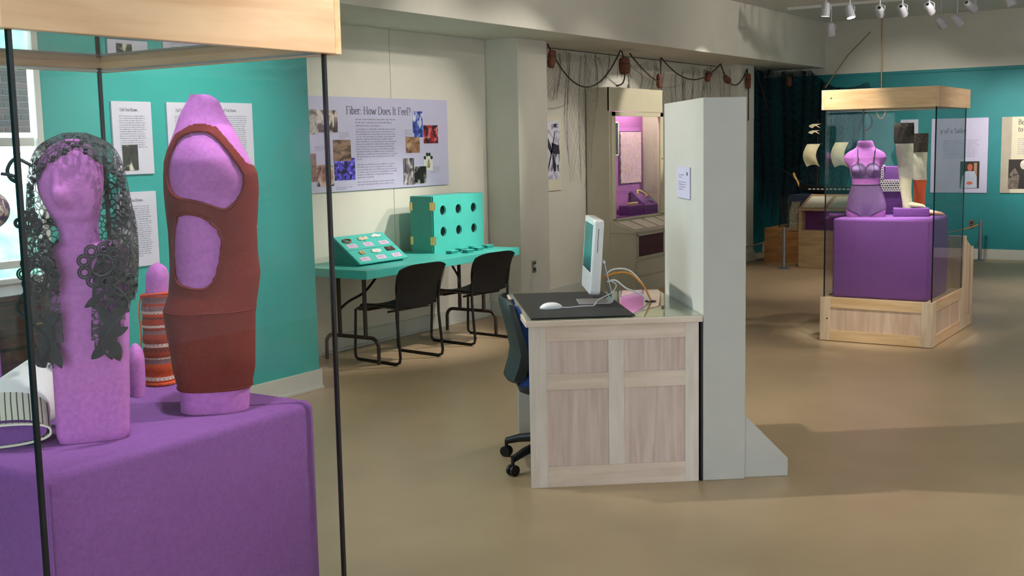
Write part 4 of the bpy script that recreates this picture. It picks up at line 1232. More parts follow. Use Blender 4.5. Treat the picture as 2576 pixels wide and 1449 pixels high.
# ------------------------------------------------------------------ glass display cases
def display_case(label, x0, x1, y0, y1, zb=0.36, zf=1.874, zt=2.03, zl=1.899):
    o = thing('display_case', label, 'display case', ((x0 + x1) / 2, (y0 + y1) / 2, 0))
    # frame-and-panel wooden base, one side at a time
    def side(axis, p, a0, a1, inward):
        def bx(a, b_, t0, t1, z0, z1, mat, nm, bev=0.0015):
            lo, hi = sorted((p + inward * t0, p + inward * t1))
            mb = B(a, b_, lo, hi, z0, z1) if axis == 'y' else B(lo, hi, a, b_, z0, z1)
            obj(nm, mb, mat, o, world=True, bevel=bev)
        w = 0.085
        bx(a0, a0 + w, 0, 0.02, 0.004, zb, M_maplev, 'stile')
        bx(a1 - w, a1, 0, 0.02, 0.004, zb, M_maplev, 'stile')
        mp = M_maple if axis == 'y' else M_mapley
        bx(a0 + w, a1 - w, 0, 0.02, 0.004, 0.09, mp, 'rail')
        bx(a0 + w, a1 - w, 0, 0.02, zb - 0.085, zb, mp, 'rail')
        bx(a0 + w, a1 - w, 0.009, 0.018, 0.088, zb - 0.083, M_maplep, 'panel', 0)
    side('x', x0, y0, y1, 1)
    side('x', x1, y0, y1, -1)
    side('y', y0, x0 + 0.021, x1 - 0.021, 1)
    side('y', y1, x0 + 0.021, x1 - 0.021, -1)
    g0 = 0.02
    gx0, gx1, gy0, gy1 = x0 + g0, x1 - g0, y0 + g0 - 0.02 + 0.012, y1 - g0
    t = 0.006
    obj('deck', B(x0 + 0.022, x1 - 0.022, y0 + 0.022, y1 - 0.022, zb - 0.03, zb - 0.006), M_maplep, o, world=True)
    e = 0.009
    obj('glass_pane', B(gx0 + e, gx1 - e, gy0, gy0 + t, zb, zf + 0.02), M_glass, o, world=True)
    obj('glass_pane', B(gx0 + e, gx1 - e, gy1 - t, gy1, zb, zf + 0.02), M_glass, o, world=True)
    obj('glass_pane', B(gx0, gx0 + t, gy0 + e, gy1 - e, zb, zf + 0.02), M_glass, o, world=True)
    obj('glass_pane', B(gx1 - t, gx1, gy0 + e, gy1 - e, zb, zf + 0.02), M_glass, o, world=True)
    for x in (gx0, gx1 - e):
        for y in (gy0, gy1 - e):
            obj('edge_seal', B(x, x + e, y, y + e, zb, zf + 0.01), M_edge, o, world=True)
    # wooden crown: four boards, a metal lip and the glass lid
    fx0, fx1, fy0, fy1 = x0 - 0.005, x1 + 0.012, y0 - 0.008, y1 + 0.008
    bt = 0.022
    obj('crown_board', B(fx0, fx1 - 0.010, fy0, fy0 + bt, zf, zt), M_maple, o, world=True, bevel=0.002)
    obj('crown_board', B(fx0, fx1 - 0.010, fy1 - bt, fy1, zf, zt), M_maple, o, world=True, bevel=0.002)
    obj('crown_board', B(fx0, fx0 + bt, fy0 + bt, fy1 - bt, zf, zt), M_mapley, o, world=True, bevel=0.002)
    obj('crown_board', B(fx1 - bt, fx1, fy0 - 0.001, fy1, zf - 0.001, zt), M_mapley, o, world=True, bevel=0.002)
    obj('lid_glass', B(fx0 + bt, fx1 - bt, fy0 + bt, fy1 - bt, zl, zl + 0.006), M_glass, o, world=True)
    for (a, b_, c, d) in ((fx0 + bt, fx1 - bt, fy0 + bt, fy0 + bt + 0.012), (fx0 + bt, fx1 - bt, fy1 - bt - 0.012, fy1 - bt), (fx0 + bt, fx0 + bt + 0.012, fy0 + bt + 0.012, fy1 - bt - 0.012), (fx1 - bt - 0.012, fx1 - bt, fy0 + bt + 0.012, fy1 - bt - 0.012)):
        obj('lid_lip', B(a, b_, c, d, zf + 0.001, zf + 0.006), M_chrome, o, world=True)
    obj('lid_cover', B(fx0 + bt, fx1 - bt, fy0 + bt, fy1 - bt, zt - 0.02, zt - 0.012), glass('lamp_diffuser', (0.8, 0.82, 0.86), 0.05), o, world=True)
    return o
M_mapley = wood('maple_side_board', (236, 200, 154), (220, 176, 126), (30, 2, 30))
C1X0, C1X1, C1Y0, C1Y1 = 1.262, 2.146, 1.916, 2.80
display_case('near glass display case with purple plinth and maple crown in the foreground', C1X0, C1X1, C1Y0, C1Y1)
C2X0, C2X1, C2Y0, C2Y1 = 9.25, 10.30, 2.195, 3.09
dc2 = display_case('smaller-looking glass display case farther off, holding the bra form and tall boots', C2X0, C2X1, C2Y0, C2Y1)
for px in (2.99,):
    obj('screw_cap', MB().cyl((C2X0 - 0.0075, 3.02, 1.965), (C2X0 - 0.0045, 3.02, 1.965), 0.006, n=10), M_black, dc2, world=True)
    obj('screw_cap', MB().cyl((C2X0 - 0.0025, 3.03, 0.185), (C2X0 + 0.0005, 3.03, 0.185), 0.006, n=10), M_black, dc2, world=True)
# taller wooden back pier of the far case
pr_ = thing('wooden_pier', 'maple end pier with a sloped top behind the far glass case', 'pedestal', (10.48, 2.6, 0))
obj('body', MB().prism([(10.305, 0.0), (10.66, 0.0), (10.66, 0.68), (10.37, 0.80), (10.305, 0.80)], 'y', 2.215, 3.07), M_maplep, pr_, world=True, bevel=0.002)
for a, b_, z0, z1 in ((10.305, 10.375, 0, 0.80), (10.60, 10.66, 0, 0.69), (10.375, 10.60, 0, 0.09)):
    obj('stile', B(a, b_, 2.197, 2.214, z0 + 0.003, z1), M_maplev, pr_, world=True, bevel=0.0015)

# purple felt plinths
def plinth(label, x0, x1, y0, y1, zt, z0=0.356):
    o = thing('felt_plinth', label, 'plinth', ((x0 + x1) / 2, (y0 + y1) / 2, z0))
    obj('felt_cover', B(x0, x1, y0, y1, z0, zt), M_felt2, o, world=True, bevel=0.022, smooth=40, segs=4)
    # overlapped seam of the cloth on the corner
    obj('corner_seam', MB().cyl((x0 + 0.012, y0 - 0.0005, z0), (x0 + 0.012, y0 - 0.0005, zt - 0.02), 0.002, n=6), M_felt2, o, world=True)
    return o
plinth('large purple felt plinth filling the near glass case', 1.325, 2.10, 1.985, 2.74, 1.025)
plinth('purple felt plinth in the farther glass case under the bra form', 9.33, 10.0, 2.262, 3.02, 1.0)


# ------------------------------------------------------------------ forms and garments
def prof(rows, zs):
    rows = sorted(rows)
    z = [r[0] for r in rows]
    return [np.interp(zs, z, [r[k] for r in rows]) for k in range(1, len(rows[0]))]
def smooth1(a, it=2):
    a = np.array(a, float)
    for _ in range(it):
        a[1:-1] = 0.25 * a[:-2] + 0.5 * a[1:-1] + 0.25 * a[2:]
    return a
def body(rows, nz, nt, bump=None, it=2, off=0.0):
    """rings of a lofted form: rows (z, centre, half width, half depth, power[, depth centre]); bump(u,th,z)->outward"""
    rows = sorted(rows)
    zs = np.linspace(rows[0][0], rows[-1][0], nz)
    P = [smooth1(a, it) for a in prof(rows, zs)]
    rings = []
    for i, z in enumerate(zs):
        c, hw, hd, pw = P[0][i], P[1][i], P[2][i], P[3][i]
        cy = P[4][i] if len(P) > 4 else 0.0
        r = []
        for j in range(nt):
            th = 2 * PI * j / nt
            ct, st_ = math.cos(th), math.sin(th)
            e = 2.0 / pw
            x = abs(ct) ** e * (1 if ct >= 0 else -1)
            y = abs(st_) ** e * (1 if st_ >= 0 else -1)
            k = off + (bump(th, z) if bump else 0.0)
            r.append((c + x * hw + k * ct, cy + y * hd + k * st_, float(z)))
        rings.append(r)
    return zs, rings
def inside(p, q, poly):
    r = False
    n = len(poly)
    for i in range(n):
        (ax, ay), (bx_, by_) = poly[i], poly[(i + 1) % n]
        if (ay > q) != (by_ > q) and p < (bx_ - ax) * (q - ay) / (by_ - ay) + ax:
            r = not r
    return r
def grid_keep(rings, keep):
    """faces of a ring grid whose centre passes keep(x, y, z)"""
    n = len(rings[0])
    m = MB()
    fs = []
    for i in range(len(rings) - 1):
        for j in range(n):
            k = (j + 1) % n
            c = [sum(v) / 4 for v in zip(rings[i][j], rings[i][k], rings[i + 1][k], rings[i + 1][j])]
            if keep(*c):
                fs.append((i * n + j, i * n + k, (i + 1) * n + k, (i + 1) * n + j))
    used = sorted({v for f in fs for v in f})
    idx = {v: q for q, v in enumerate(used)}
    flatv = [p for r in rings for p in r]
    return m.add([flatv[v] for v in used], [tuple(idx[v] for v in f) for f in fs])

# ---- brown knitted dress on an armless torso, seen from its side
DR = math.radians(-41.5)
df = thing('torso_form', 'purple felt armless torso form under the brown knitted dress', 'mannequin', (1.90, 2.15, 1.0255), DR)
# (z, centre, half width, half depth, power)
drow = [(0.0, .015, .081, .070, 2.6), (.051, .018, .083, .074, 2.6), (.10, .018, .094, .088, 2.5), (.145, .017, .097, .096, 2.4), (.223, .014, .104, .100, 2.3), (.247, .015, .1055, .100, 2.3), (.281, .025, .102, .094, 2.3), (.328, .032, .103, .088, 2.3), (.377, .031, .100, .084, 2.3), (.434, .031, .100, .088, 2.3),
        (.482, .032, .104, .096, 2.3), (.529, .033, .107, .104, 2.3), (.567, .033, .106, .108, 2.2), (.605, .027, .096, .108, 2.2), (.633, .024, .086, .100, 2.1), (.661, .024, .074, .084, 2.1), (.68, .023, .065, .066, 2.0), (.699, .021, .057, .050, 2.0), (.717, .021, .048, .042, 2.0), (.734, .023, .040, .037, 2.0), (.745, .024, .034, .034, 2.0), (.755, .016, .022, .030, 2.0)]
def sh_bump(th, z):
    a = (th - 1.5 * PI + PI) % (2 * PI) - PI
    b_ = (th - 0.5 * PI + PI) % (2 * PI) - PI
    g = math.exp(-((z - 0.600) / 0.055) ** 2)
    dip = math.exp(-((z - 0.520) / 0.028) ** 2)
    return (0.020 * g - 0.012 * dip) * (math.exp(-(a / 0.55) ** 2) + math.exp(-(b_ / 0.55) ** 2))
zs, rings = body(drow, 150, 120, sh_bump)
obj('body', MB().loft(rings), M_felt, df, smooth=60)
ddr = thing('knitted_dress', 'reddish brown knitted tank dress with cut-out sides on the torso form', 'dress', (1.90, 2.15, 1.0255), DR)
M_knit = pm('brown_knit', (110, 42, 39), 0.95, var=0.12, scale=160, bump=0.3, bscale=600, sheen=0.3, spec=0.1)
zs, dr = body([r for r in drow if r[0] <= 0.70], 220, 220, sh_bump, off=0.0035)
ARM = [(-.056, .622), (-.036, .654), (-.004, .668), (.032, .666), (.060, .642), (.089, .602), (.108, .567), (.107, .539), (.090, .508), (.063, .487), (.028, .497), (-.007, .508), (-.042, .516), (-.060, .531), (-.067, .562), (-.064, .598)]
CUT = [(-.051, .474), (-.026, .480), (.009, .471), (.039, .445), (.050, .412), (.043, .366), (.029, .325), (.009, .306), (-.017, .303), (-.044, .310), (-.060, .324), (-.064, .371), (-.061, .426)]
TOP = [(-.2, -1), (-.2, .585), (-.077, .590), (-.066, .625), (-.044, .664), (-.008, .684), (.020, .687), (.052, .678), (.083, .638), (.117, .594), (.2, .56), (.2, -1)]
def keepd(x, y, z):
    if z < 0.058:
        return False
    xs = x * (1.02 if y < 0 else 1.02)
    if inside(xs, z, ARM) or inside(xs, z, CUT):
        return False
    return inside(xs, z, TOP)
body_d = obj('bodice', grid_keep(dr, keepd), M_knit, ddr, smooth=60)
def onbody(x, z, sgn=-1, off=0.006):
    """point of the torso surface at (x, z) on the near side"""
    i = int(np.clip((z - zs[0]) / (zs[-1] - zs[0]) * (len(zs) - 1), 0, len(zs) - 1))
    r = [p for p in dr[i] if p[1] * sgn > -1e-6]
    p = min(r, key=lambda q: abs(q[0] - x))
    return Vector((p[0], p[1] + sgn * (off - 0.0035), z))
for nm, poly in (('armhole_trim', ARM), ('cutout_trim', CUT)):
    pts = bez([(p[0] / 1.02, 0, p[1]) for p in poly] + [(poly[0][0] / 1.02, 0, poly[0][1])], 5)[:-1]
    obj(nm, MB().tube([onbody(p.x, p.z) for p in pts], 0.0036, 6, True), M_knit, ddr, smooth=60)
zz = [(0.06, 'hem'), (0.246, 'waist_seam')]
for z, nm in zz:
    i = int((z - zs[0]) / (zs[-1] - zs[0]) * (len(zs) - 1))
    obj(nm, MB().tube([(p[0], p[1], p[2]) for p in dr[i]], 0.0032 if nm == 'hem' else 0.0018, 6, True), M_knit, ddr, smooth=60)

# ---- black lace veil over a head form
VR = math.radians(-35.9)
vf = thing('head_form', 'purple felt head and shoulder block under the black lace veil', 'mannequin', (1.57, 2.17, 1.0255), VR)
vrow = [(0.0, .010, .070, .052, 5), (.012, .011, .076, .056, 5), (.089, .014, .078, .056, 5), (.178, .016, .080, .056, 5), (.266, .020, .081, .056, 5), (.353, .025, .081, .056, 5), (.405, .027, .079, .054, 5), (.424, .027, .074, .048, 4.5), (.432, .025, .062, .036, 4)]
zs_, rg = body(vrow, 60, 64, None, 1)
obj('chest_block', MB().loft(rg), M_felt, vf, smooth=45)
hrow = [(.425, .009, .044, .044, 2.2, 0), (.450, .009, .040, .042, 2.2, 0), (.476, .006, .044, .046, 2.2, 0), (.493, .003, .051, .054, 2.2, -.004), (.519, .000, .059, .062, 2.3, -.006), (.544, -.002, .0655, .068, 2.4, -.006), (.570, -.002, .0685, .070, 2.4, -.004), (.596, -.001, .067, .069, 2.4, 0), (.621, .001, .058, .060, 2.4, 0), (.642, .003, .040, .042, 2.2, 0), (.655, .006, .012, .012, 2.0, 0)]
def nose(th, z):
    a = (th - math.radians(252) + PI) % (2 * PI) - PI
    return 0.020 * math.exp(-(a / 0.20) ** 2) * math.exp(-((z - 0.535) / 0.022) ** 2) + 0.008 * math.exp(-(a / 0.16) ** 2) * math.exp(-((z - 0.575) / 0.04) ** 2) - 0.006 * math.exp(-(a / 0.5) ** 2) * math.exp(-((z - 0.505) / 0.012) ** 2)
zs_, rg = body(hrow, 70, 72, nose, 1)
obj('head', MB().loft(rg), M_felt, vf, smooth=60)
# lace cloth
def lace_mat():
    m, nt, out = _new('black_lace')
    b = nd(nt, 'ShaderNodeBsdfPrincipled')
    b.inputs['Base Color'].default_value = lin((30, 34, 36))
    b.inputs['Roughness'].default_value = 0.8
    b.inputs['Sheen Weight'].default_value = 0.08
    v = coords(nt)
    w = nd(nt, 'ShaderNodeTexNoise')
    w.inputs['Scale'].default_value = 14
    w.inputs['Detail'].default_value = 2
    w.inputs['Distortion'].default_value = 1.2
    nt.links.new(v, w.inputs['Vector'])
    r1 = nd(nt, 'ShaderNodeValToRGB')
    r1.color_ramp.elements[0].position, r1.color_ramp.elements[1].position = 0.47, 0.51
    nt.links.new(w.outputs['Fac'], r1.inputs['Fac'])
    vo = nd(nt, 'ShaderNodeTexVoronoi', feature='DISTANCE_TO_EDGE')
    vo.inputs['Scale'].default_value = 70
    nt.links.new(v, vo.inputs['Vector'])
    r2_ = nd(nt, 'ShaderNodeValToRGB')
    r2_.color_ramp.elements[0].position, r2_.color_ramp.elements[1].position = 0.10, 0.16
    r2_.color_ramp.elements[0].color, r2_.color_ramp.elements[1].color = (1, 1, 1, 1), (0.64, 0.64, 0.64, 1)
    nt.links.new(vo.outputs['Distance'], r2_.inputs['Fac'])
    r3 = nd(nt, 'ShaderNodeValToRGB')
    r3.color_ramp.elements[0].position, r3.color_ramp.elements[1].position = 0.06, 0.12
    r3.color_ramp.elements[0].color, r3.color_ramp.elements[1].color = (0.85, 0.85, 0.85, 1), (0.20, 0.20, 0.20, 1)
    nt.links.new(vo.outputs['Distance'], r3.inputs['Fac'])
    mx = nd(nt, 'ShaderNodeMixRGB')
    nt.links.new(r1.outputs['Color'], mx.inputs['Fac'])
    nt.links.new(r3.outputs['Color'], mx.inputs['Color1'])
    nt.links.new(r2_.outputs['Color'], mx.inputs['Color2'])
    nt.links.new(mx.outputs['Color'], b.inputs['Alpha'])
    nt.links.new(b.outputs[0], out.inputs[0])
    return m
M_lace = lace_mat()
M_lacecord = pm('black_lace_cord', (24, 28, 34), 0.8, var=0.2, scale=60)
vl = thing('lace_veil', 'black lace veil draped over the purple head form and hanging down both sides', 'veil', (1.57, 2.17, 1.0255), VR)
vz = [(.17, .006, .100, .082), (.267, .006, .108, .090), (.354, .009, .114, .092), (.406, .011, .115, .092), (.458, .014, .112, .090), (.510, .014, .107, .088), (.569, .013, .101, .088), (.612, .012, .092, .084), (.638, .012, .078, .074), (.656, .012, .055, .055), (.668, .012, .022, .025)]
def edge_r(z):
    return math.radians(float(np.interp(z, [.17, .38, .44, .50, .56, .60, .635], [-84, -80, -66, -42, -38, -58, -90])))
def edge_l(z):
    return math.radians(float(np.interp(z, [.17, .38, .44, .50, .56, .60, .635], [246, 246, 236, 216, 212, 232, 270])))
zv = np.linspace(.17, .668, 70)
VP = [smooth1(a, 2) for a in prof(vz, zv)]
def vpos(i, th, o_=0.0):
    fold = 0.004 * math.sin(th * 13 + zv[i] * 20) * (1 if zv[i] < .5 else 0.4)
    return Vector((VP[0][i] + (VP[1][i] + fold + o_) * math.cos(th), (VP[2][i] + fold + o_) * math.sin(th), float(zv[i])))
nv = 90
rings = []
for i in range(len(zv)):
    a0, a1 = edge_r(zv[i]), edge_l(zv[i])
    rings.append([vpos(i, a0 + (a1 - a0) * j / nv) for j in range(nv + 1)])
def keep_lace(x, y, z):
    if y > -0.03:
        return z > 0.31 + 0.012 * math.sin(x * 160)
    if x < 0:
        return z > float(np.interp(x, [-.115, -.10, -.085, -.065, -.045, -.03], [.32, .24, .185, .170, .205, .26])) + 0.006 * math.sin(x * 420)
    return z > float(np.interp(x, [-.01, .01, .03, .055, .075, .095, .115], [.30, .25, .205, .195, .235, .275, .32])) + 0.006 * math.sin(x * 420)
_n = len(rings[0])
_fs, _vs = [], [p for r in rings for p in r]
for _i in range(len(rings) - 1):
    for _j in range(_n - 1):
        _q = (_i * _n + _j, _i * _n + _j + 1, (_i + 1) * _n + _j + 1, (_i + 1) * _n + _j)
        _c = sum((Vector(_vs[k]) for k in _q), Vector()) / 4
        if keep_lace(*_c):
            _fs.append(_q)
obj('lace_cloth', MB().add(_vs, _fs), M_lace, vl, smooth=60)
def vsurf(x, z, o_=0.003):
    i = int(np.clip((z - zv[0]) / (zv[-1] - zv[0]) * (len(zv) - 1), 0, len(zv) - 1))
    c = np.clip((x - VP[0][i]) / (VP[1][i] + 0.004), -0.98, 0.98)
    th = -math.acos(c)
    return Vector((x, (VP[2][i] + 0.004) * math.sin(th) - o_, z))
def petal_ring(cx, cz, r, n, pr0, cord=0.0022):
    m = MB()
    for k in range(n):
        a = 2 * PI * k / n
        pc = (cx + r * math.cos(a), cz + r * math.sin(a))
        for sc2 in (1.0, 0.62):
            m.tube([vsurf(pc[0] + pr0 * sc2 * math.cos(t), pc[1] + pr0 * sc2 * math.sin(t), 0.004) for t in (2 * PI * j / 12 for j in range(12))], cord, 5, True)
    m.tube([vsurf(cx + (r - pr0) * math.cos(t), cz + (r - pr0) * math.sin(t), 0.004) for t in (2 * PI * j / 20 for j in range(20))], cord * 1.6, 5, True)
    return m
for cx, cz, r, n, p_ in ((-.078, .372, .030, 8, .012), (.048, .388, .036, 9, .013), (.085, .335, .026, 8, .010), (-.090, .48, .018, 6, .010)):
    obj('lace_flower', petal_ring(cx, cz, r, n, p_), M_lacecord, vl, smooth=60)
def leaf(cx, cz, L, W, ang, n=9):
    m = MB()
    for e in (0.003, 0.0045):
        top_, bot_ = [], []
        for k in range(n + 1):
            t = k / n
            w = W * math.sin(PI * t) ** 0.8 + 0.0005
            for s, arr in ((1, top_), (-1, bot_)):
                x = cx + math.cos(ang) * (t - .5) * L - math.sin(ang) * s * w
                z = cz + math.sin(ang) * (t - .5) * L + math.cos(ang) * s * w
                arr.append(vsurf(x, max(z, 0.172), e))
        m.add(top_ + bot_[::-1], [(k, k + 1, 2 * n + 1 - k - 1, 2 * n + 1 - k) for k in range(n)])
    return m
for cx, cz, L, W, an in ((-.072, .235, .075, .020, 1.3), (-.055, .205, .07, .018, 1.9), (-.085, .19, .06, .02, 1.6), (-.060, .275, .06, .012, .9), (.05, .275, .07, .016, 2.0), (.075, .285, .08, .016, .9), (.045, .225, .06, .018, 1.2), (.065, .205, .06, .020, 1.9), (.035, .205, .05, .016, .7), (.072, .240, .05, .014, .3), (.092, .30, .06, .010, 1.3), (.03, .315, .05, .012, .6)):
    obj('lace_leaf', leaf(cx, cz, L, W * 0.68, an), M_lacecord, vl)
for sx, x0 in ((1, .045), (-1, -.072)):
    obj('lace_stem', MB().tube([vsurf(x0 + sx * (.022 + .030 * math.sin(t * 6)), .345 - .16 * t, .005) for t in (j / 16 for j in range(17))], 0.003, 6), M_lacecord, vl, smooth=60)
m = MB()
for i in range(22, len(zv) - 3):
    for e, sgn in ((edge_r(zv[i]), 1), (edge_l(zv[i]), -1)):
        c = vpos(i, e + sgn * 0.13 * (0 if i % 2 else 1) + sgn * 0.05, 0.002)
        m.ball(tuple(c), 0.0052, 0.004, 0.0045, 8, 5)
obj('scalloped_edge', m, M_lacecord, vl, smooth=60)
obj('loose_tassel', MB().tube(bez([(-.075, -.05, .60), (-.105, -.05, .615), (-.122, -.05, .595), (-.118, -.05, .575), (-.100, -.052, .565), (-.112, -.055, .58), (-.135, -.05, .585)], 6), 0.004, 6), M_lacecord, vl, smooth=60)

# ---- orange knitted legging on a felt leg form
SR = math.radians(-39.2)
lf = thing('leg_form', 'rounded purple felt post standing inside the orange patterned legging', 'mannequin', (2.04, 2.5, 1.0255), SR)
zs_, rg = body([(0.0, .005, .030, .030, 2, 0), (.246, .008, .030, .030, 2, 0), (.299, .012, .030, .030, 2, 0), (.318, .013, .023, .023, 2, 0), (.327, .013, .012, .012, 2, 0), (.330, .013, .003, .003, 2, 0)], 60, 40)
obj('post', MB().loft(rg), M_felt, lf, smooth=60)
def stripe_mat():
    m, nt, out = _new('orange_fairisle_knit')
    b = nd(nt, 'ShaderNodeBsdfPrincipled')
    b.inputs['Roughness'].default_value = 0.95
    b.inputs['Specular IOR Level'].default_value = 0.1
    tc = nd(nt, 'ShaderNodeTexCoord')
    sx = nd(nt, 'ShaderNodeSeparateXYZ')
    nt.links.new(tc.outputs['Object'], sx.inputs[0])
    rp = nd(nt, 'ShaderNodeValToRGB')
    rp.color_ramp.interpolation = 'CONSTANT'
    el = rp.color_ramp.elements
    O, Dk, Wt, Gy, Mr = (206, 74, 34), (88, 40, 44), (222, 206, 190), (112, 100, 108), (150, 52, 38)
    seq = [(0, O), (.06, Wt), (.10, O), (.24, Gy), (.29, Wt), (.31, Mr), (.37, Dk), (.42, Wt), (.46, Mr), (.56, Gy), (.60, Mr), (.63, Wt), (.66, Mr), (.72, Dk), (.75, O), (.78, Wt), (.81, Gy), (.86, Mr), (.89, Gy), (.96, O)]
    while len(el) < len(seq):
        el.new(0.99)
    for k, (p_, c) in enumerate(seq):
        el[k].position, el[k].color = p_, lin(c)
    dv = nd(nt, 'ShaderNodeMath', operation='DIVIDE')
    dv.inputs[1].default_value = 0.25
    nt.links.new(sx.outputs['Z'], dv.inputs[0])
    nt.links.new(dv.outputs[0], rp.inputs['Fac'])
    an = nd(nt, 'ShaderNodeMath', operation='ARCTAN2')
    nt.links.new(sx.outputs['Y'], an.inputs[0])
    nt.links.new(sx.outputs['X'], an.inputs[1])
    cb = nd(nt, 'ShaderNodeCombineXYZ')
    nt.links.new(an.outputs[0], cb.inputs[0])
    nt.links.new(sx.outputs['Z'], cb.inputs[1])
    mp = nd(nt, 'ShaderNodeMapping')
    mp.inputs['Scale'].default_value = (7.0, 130, 1)
    nt.links.new(cb.outputs[0], mp.inputs[0])
    ck = nd(nt, 'ShaderNodeTexChecker')
    ck.inputs['Scale'].default_value = 1.0
    nt.links.new(mp.outputs[0], ck.inputs['Vector'])
    mx = nd(nt, 'ShaderNodeMixRGB', blend_type='MIX')
    ml = nd(nt, 'ShaderNodeMath', operation='MULTIPLY')
    ml.inputs[1].default_value = 0.45
    nt.links.new(ck.outputs['Fac'], ml.inputs[0])
    nt.links.new(ml.outputs[0], mx.inputs['Fac'])
    nt.links.new(rp.outputs['Color'], mx.inputs['Color1'])
    mx.inputs['Color2'].default_value = lin((170, 62, 36))
    nt.links.new(mx.outputs['Color'], b.inputs['Base Color'])
    vz_ = nd(nt, 'ShaderNodeTexNoise')
    vz_.inputs['Scale'].default_value = 260
    bp = nd(nt, 'ShaderNodeBump')
    bp.inputs['Strength'].default_value = 0.6
    bp.inputs['Distance'].default_value = 0.003
    nt.links.new(vz_.outputs['Fac'], bp.inputs['Height'])
    nt.links.new(bp.outputs['Normal'], b.inputs['Normal'])
    nt.links.new(b.outputs[0], out.inputs[0])
    return m
lg_ = thing('knitted_legging', 'orange and white patterned knitted legging standing behind the brown dress', 'legging', (2.04, 2.5, 1.0255), SR)
zs_, rg = body([(0.0, .005, .034, .034, 2), (.012, .004, .040, .040, 2), (.06, .005, .0415, .041, 2), (.127, .006, .0405, .040, 2), (.181, .005, .0385, .038, 2), (.246, .004, .037, .037, 2)], 60, 40, lambda th, z: 0.0012 * math.sin(z * 160))
obj('knit_tube', MB().loft(rg, True, False), stripe_mat(), lg_, smooth=60)
M_or = pm('orange_wool', (214, 84, 40), 0.95, var=0.2, scale=200, bump=0.4, bscale=300)
obj('opening_rim', MB().tube([(.004 + .037 * math.cos(a), .037 * math.sin(a), .246 + .004 * math.cos(a + 1)) for a in (2 * PI * i / 30 for i in range(30))], 0.003, 6, True), M_or, lg_, smooth=60)
obj('hem_rim', MB().tube([(.005 + .037 * math.cos(a), .037 * math.sin(a), .006) for a in (2 * PI * i / 30 for i in range(30))], 0.0055, 6, True), M_or, lg_, smooth=60)
obj('tie_cord', MB().tube(bez([(-.034, -.012, .246), (-.040, -.014, .20), (-.038, -.014, .15), (-.040, -.012, .10), (-.037, -.012, .05)], 5), 0.0025, 6), M_or, lg_, smooth=60)
# ---- small arched felt form half hidden by the veil block
af = thing('arch_form', 'small rounded pale purple felt form between the veil block and the legging', 'mannequin', (1.93, 2.45, 1.0255), math.radians(-38))
zs_, rg = body([(0.0, .000, .018, .05, 2.6), (.033, .0, .021, .05, 2.6), (.096, .001, .021, .048, 2.6), (.118, .001, .016, .04, 2.4), (.130, .0, .006, .02, 2)], 30, 40)
obj('cushion', MB().loft(rg), M_felt, af, smooth=60)
# ---- striped cap laid on a felt pad, its opening to the front
cpn = thing('striped_cap', 'white cap with dark pinstriped brim lying in the near case', 'cap', (1.445, 2.30, 1.0255), math.radians(-33))
def pin_mat():
    m, nt, out = _new('pinstripe_cotton')
    b = nd(nt, 'ShaderNodeBsdfPrincipled')
    b.inputs['Roughness'].default_value = 0.85
    tc = nd(nt, 'ShaderNodeTexCoord')
    wv = nd(nt, 'ShaderNodeTexWave', bands_direction='X')
    wv.inputs['Scale'].default_value = 26
    wv.inputs['Distortion'].default_value = 0.8
    nt.links.new(tc.outputs['Object'], wv.inputs['Vector'])
    rp = nd(nt, 'ShaderNodeValToRGB')
    rp.color_ramp.elements[0].position, rp.color_ramp.elements[1].position = 0.07, 0.14
    rp.color_ramp.elements[0].color, rp.color_ramp.elements[1].color = lin((90, 84, 76)), lin((236, 232, 214))
    nt.links.new(wv.outputs['Fac'], rp.inputs['Fac'])
    nt.links.new(rp.outputs['Color'], b.inputs['Base Color'])
    nt.links.new(b.outputs[0], out.inputs[0])
    return m
def lens_ring(y, zc, hw, hh, xc=0.0, n=36):
    return [(xc + hw * math.cos(a), y, zc + hh * math.copysign(abs(math.sin(a)) ** 0.75, math.sin(a))) for a in (2 * PI * i / n for i in range(n))]
capr = [lens_ring(-.055, .026, .100, .0235), lens_ring(-.03, .032, .102, .031), lens_ring(0.0, .042, .101, .041), lens_ring(.03, .053, .096, .052, .005)]
obj('striped_brim', MB().loft(capr, False, False), pin_mat(), cpn, smooth=60)
crow = [lens_ring(.03, .053, .096, .052, .005), lens_ring(.05, .064, .085, .062, .03), lens_ring(.08, .075, .068, .074, .06), lens_ring(.11, .082, .05, .08, .08), lens_ring(.128, .085, .026, .06, .085), lens_ring(.134, .085, .006, .012, .085)]
obj('crown', MB().loft(crow, False, True), pm('white_cotton', (246, 246, 244), 0.85, var=0.02, bump=0.2, bscale=200), cpn, smooth=60)
obj('mouth_binding', MB().tube([(p[0], p[1], p[2]) for p in capr[0]], 0.0032, 6, True), pm('cream_binding', (226, 220, 200), 0.8), cpn, smooth=60)
obj('button', MB().ball((-.035, .085, .150), 0.008, 0.006, 0.008), pm('white_cotton', (246, 246, 244), 0.85), cpn, smooth=60)
fp = thing('felt_pad', 'flat purple felt pad filling the mouth of the striped cap', 'pad', (1.445, 2.30, 1.0255), math.radians(-33))
obj('pad', MB().loft([lens_ring(-.048, .030, .085, .022), lens_ring(-.052, .030, .092, .0245), lens_ring(-.02, .036, .094, .026), lens_ring(.0, .040, .085, .022)]), M_felt2, fp, smooth=60)
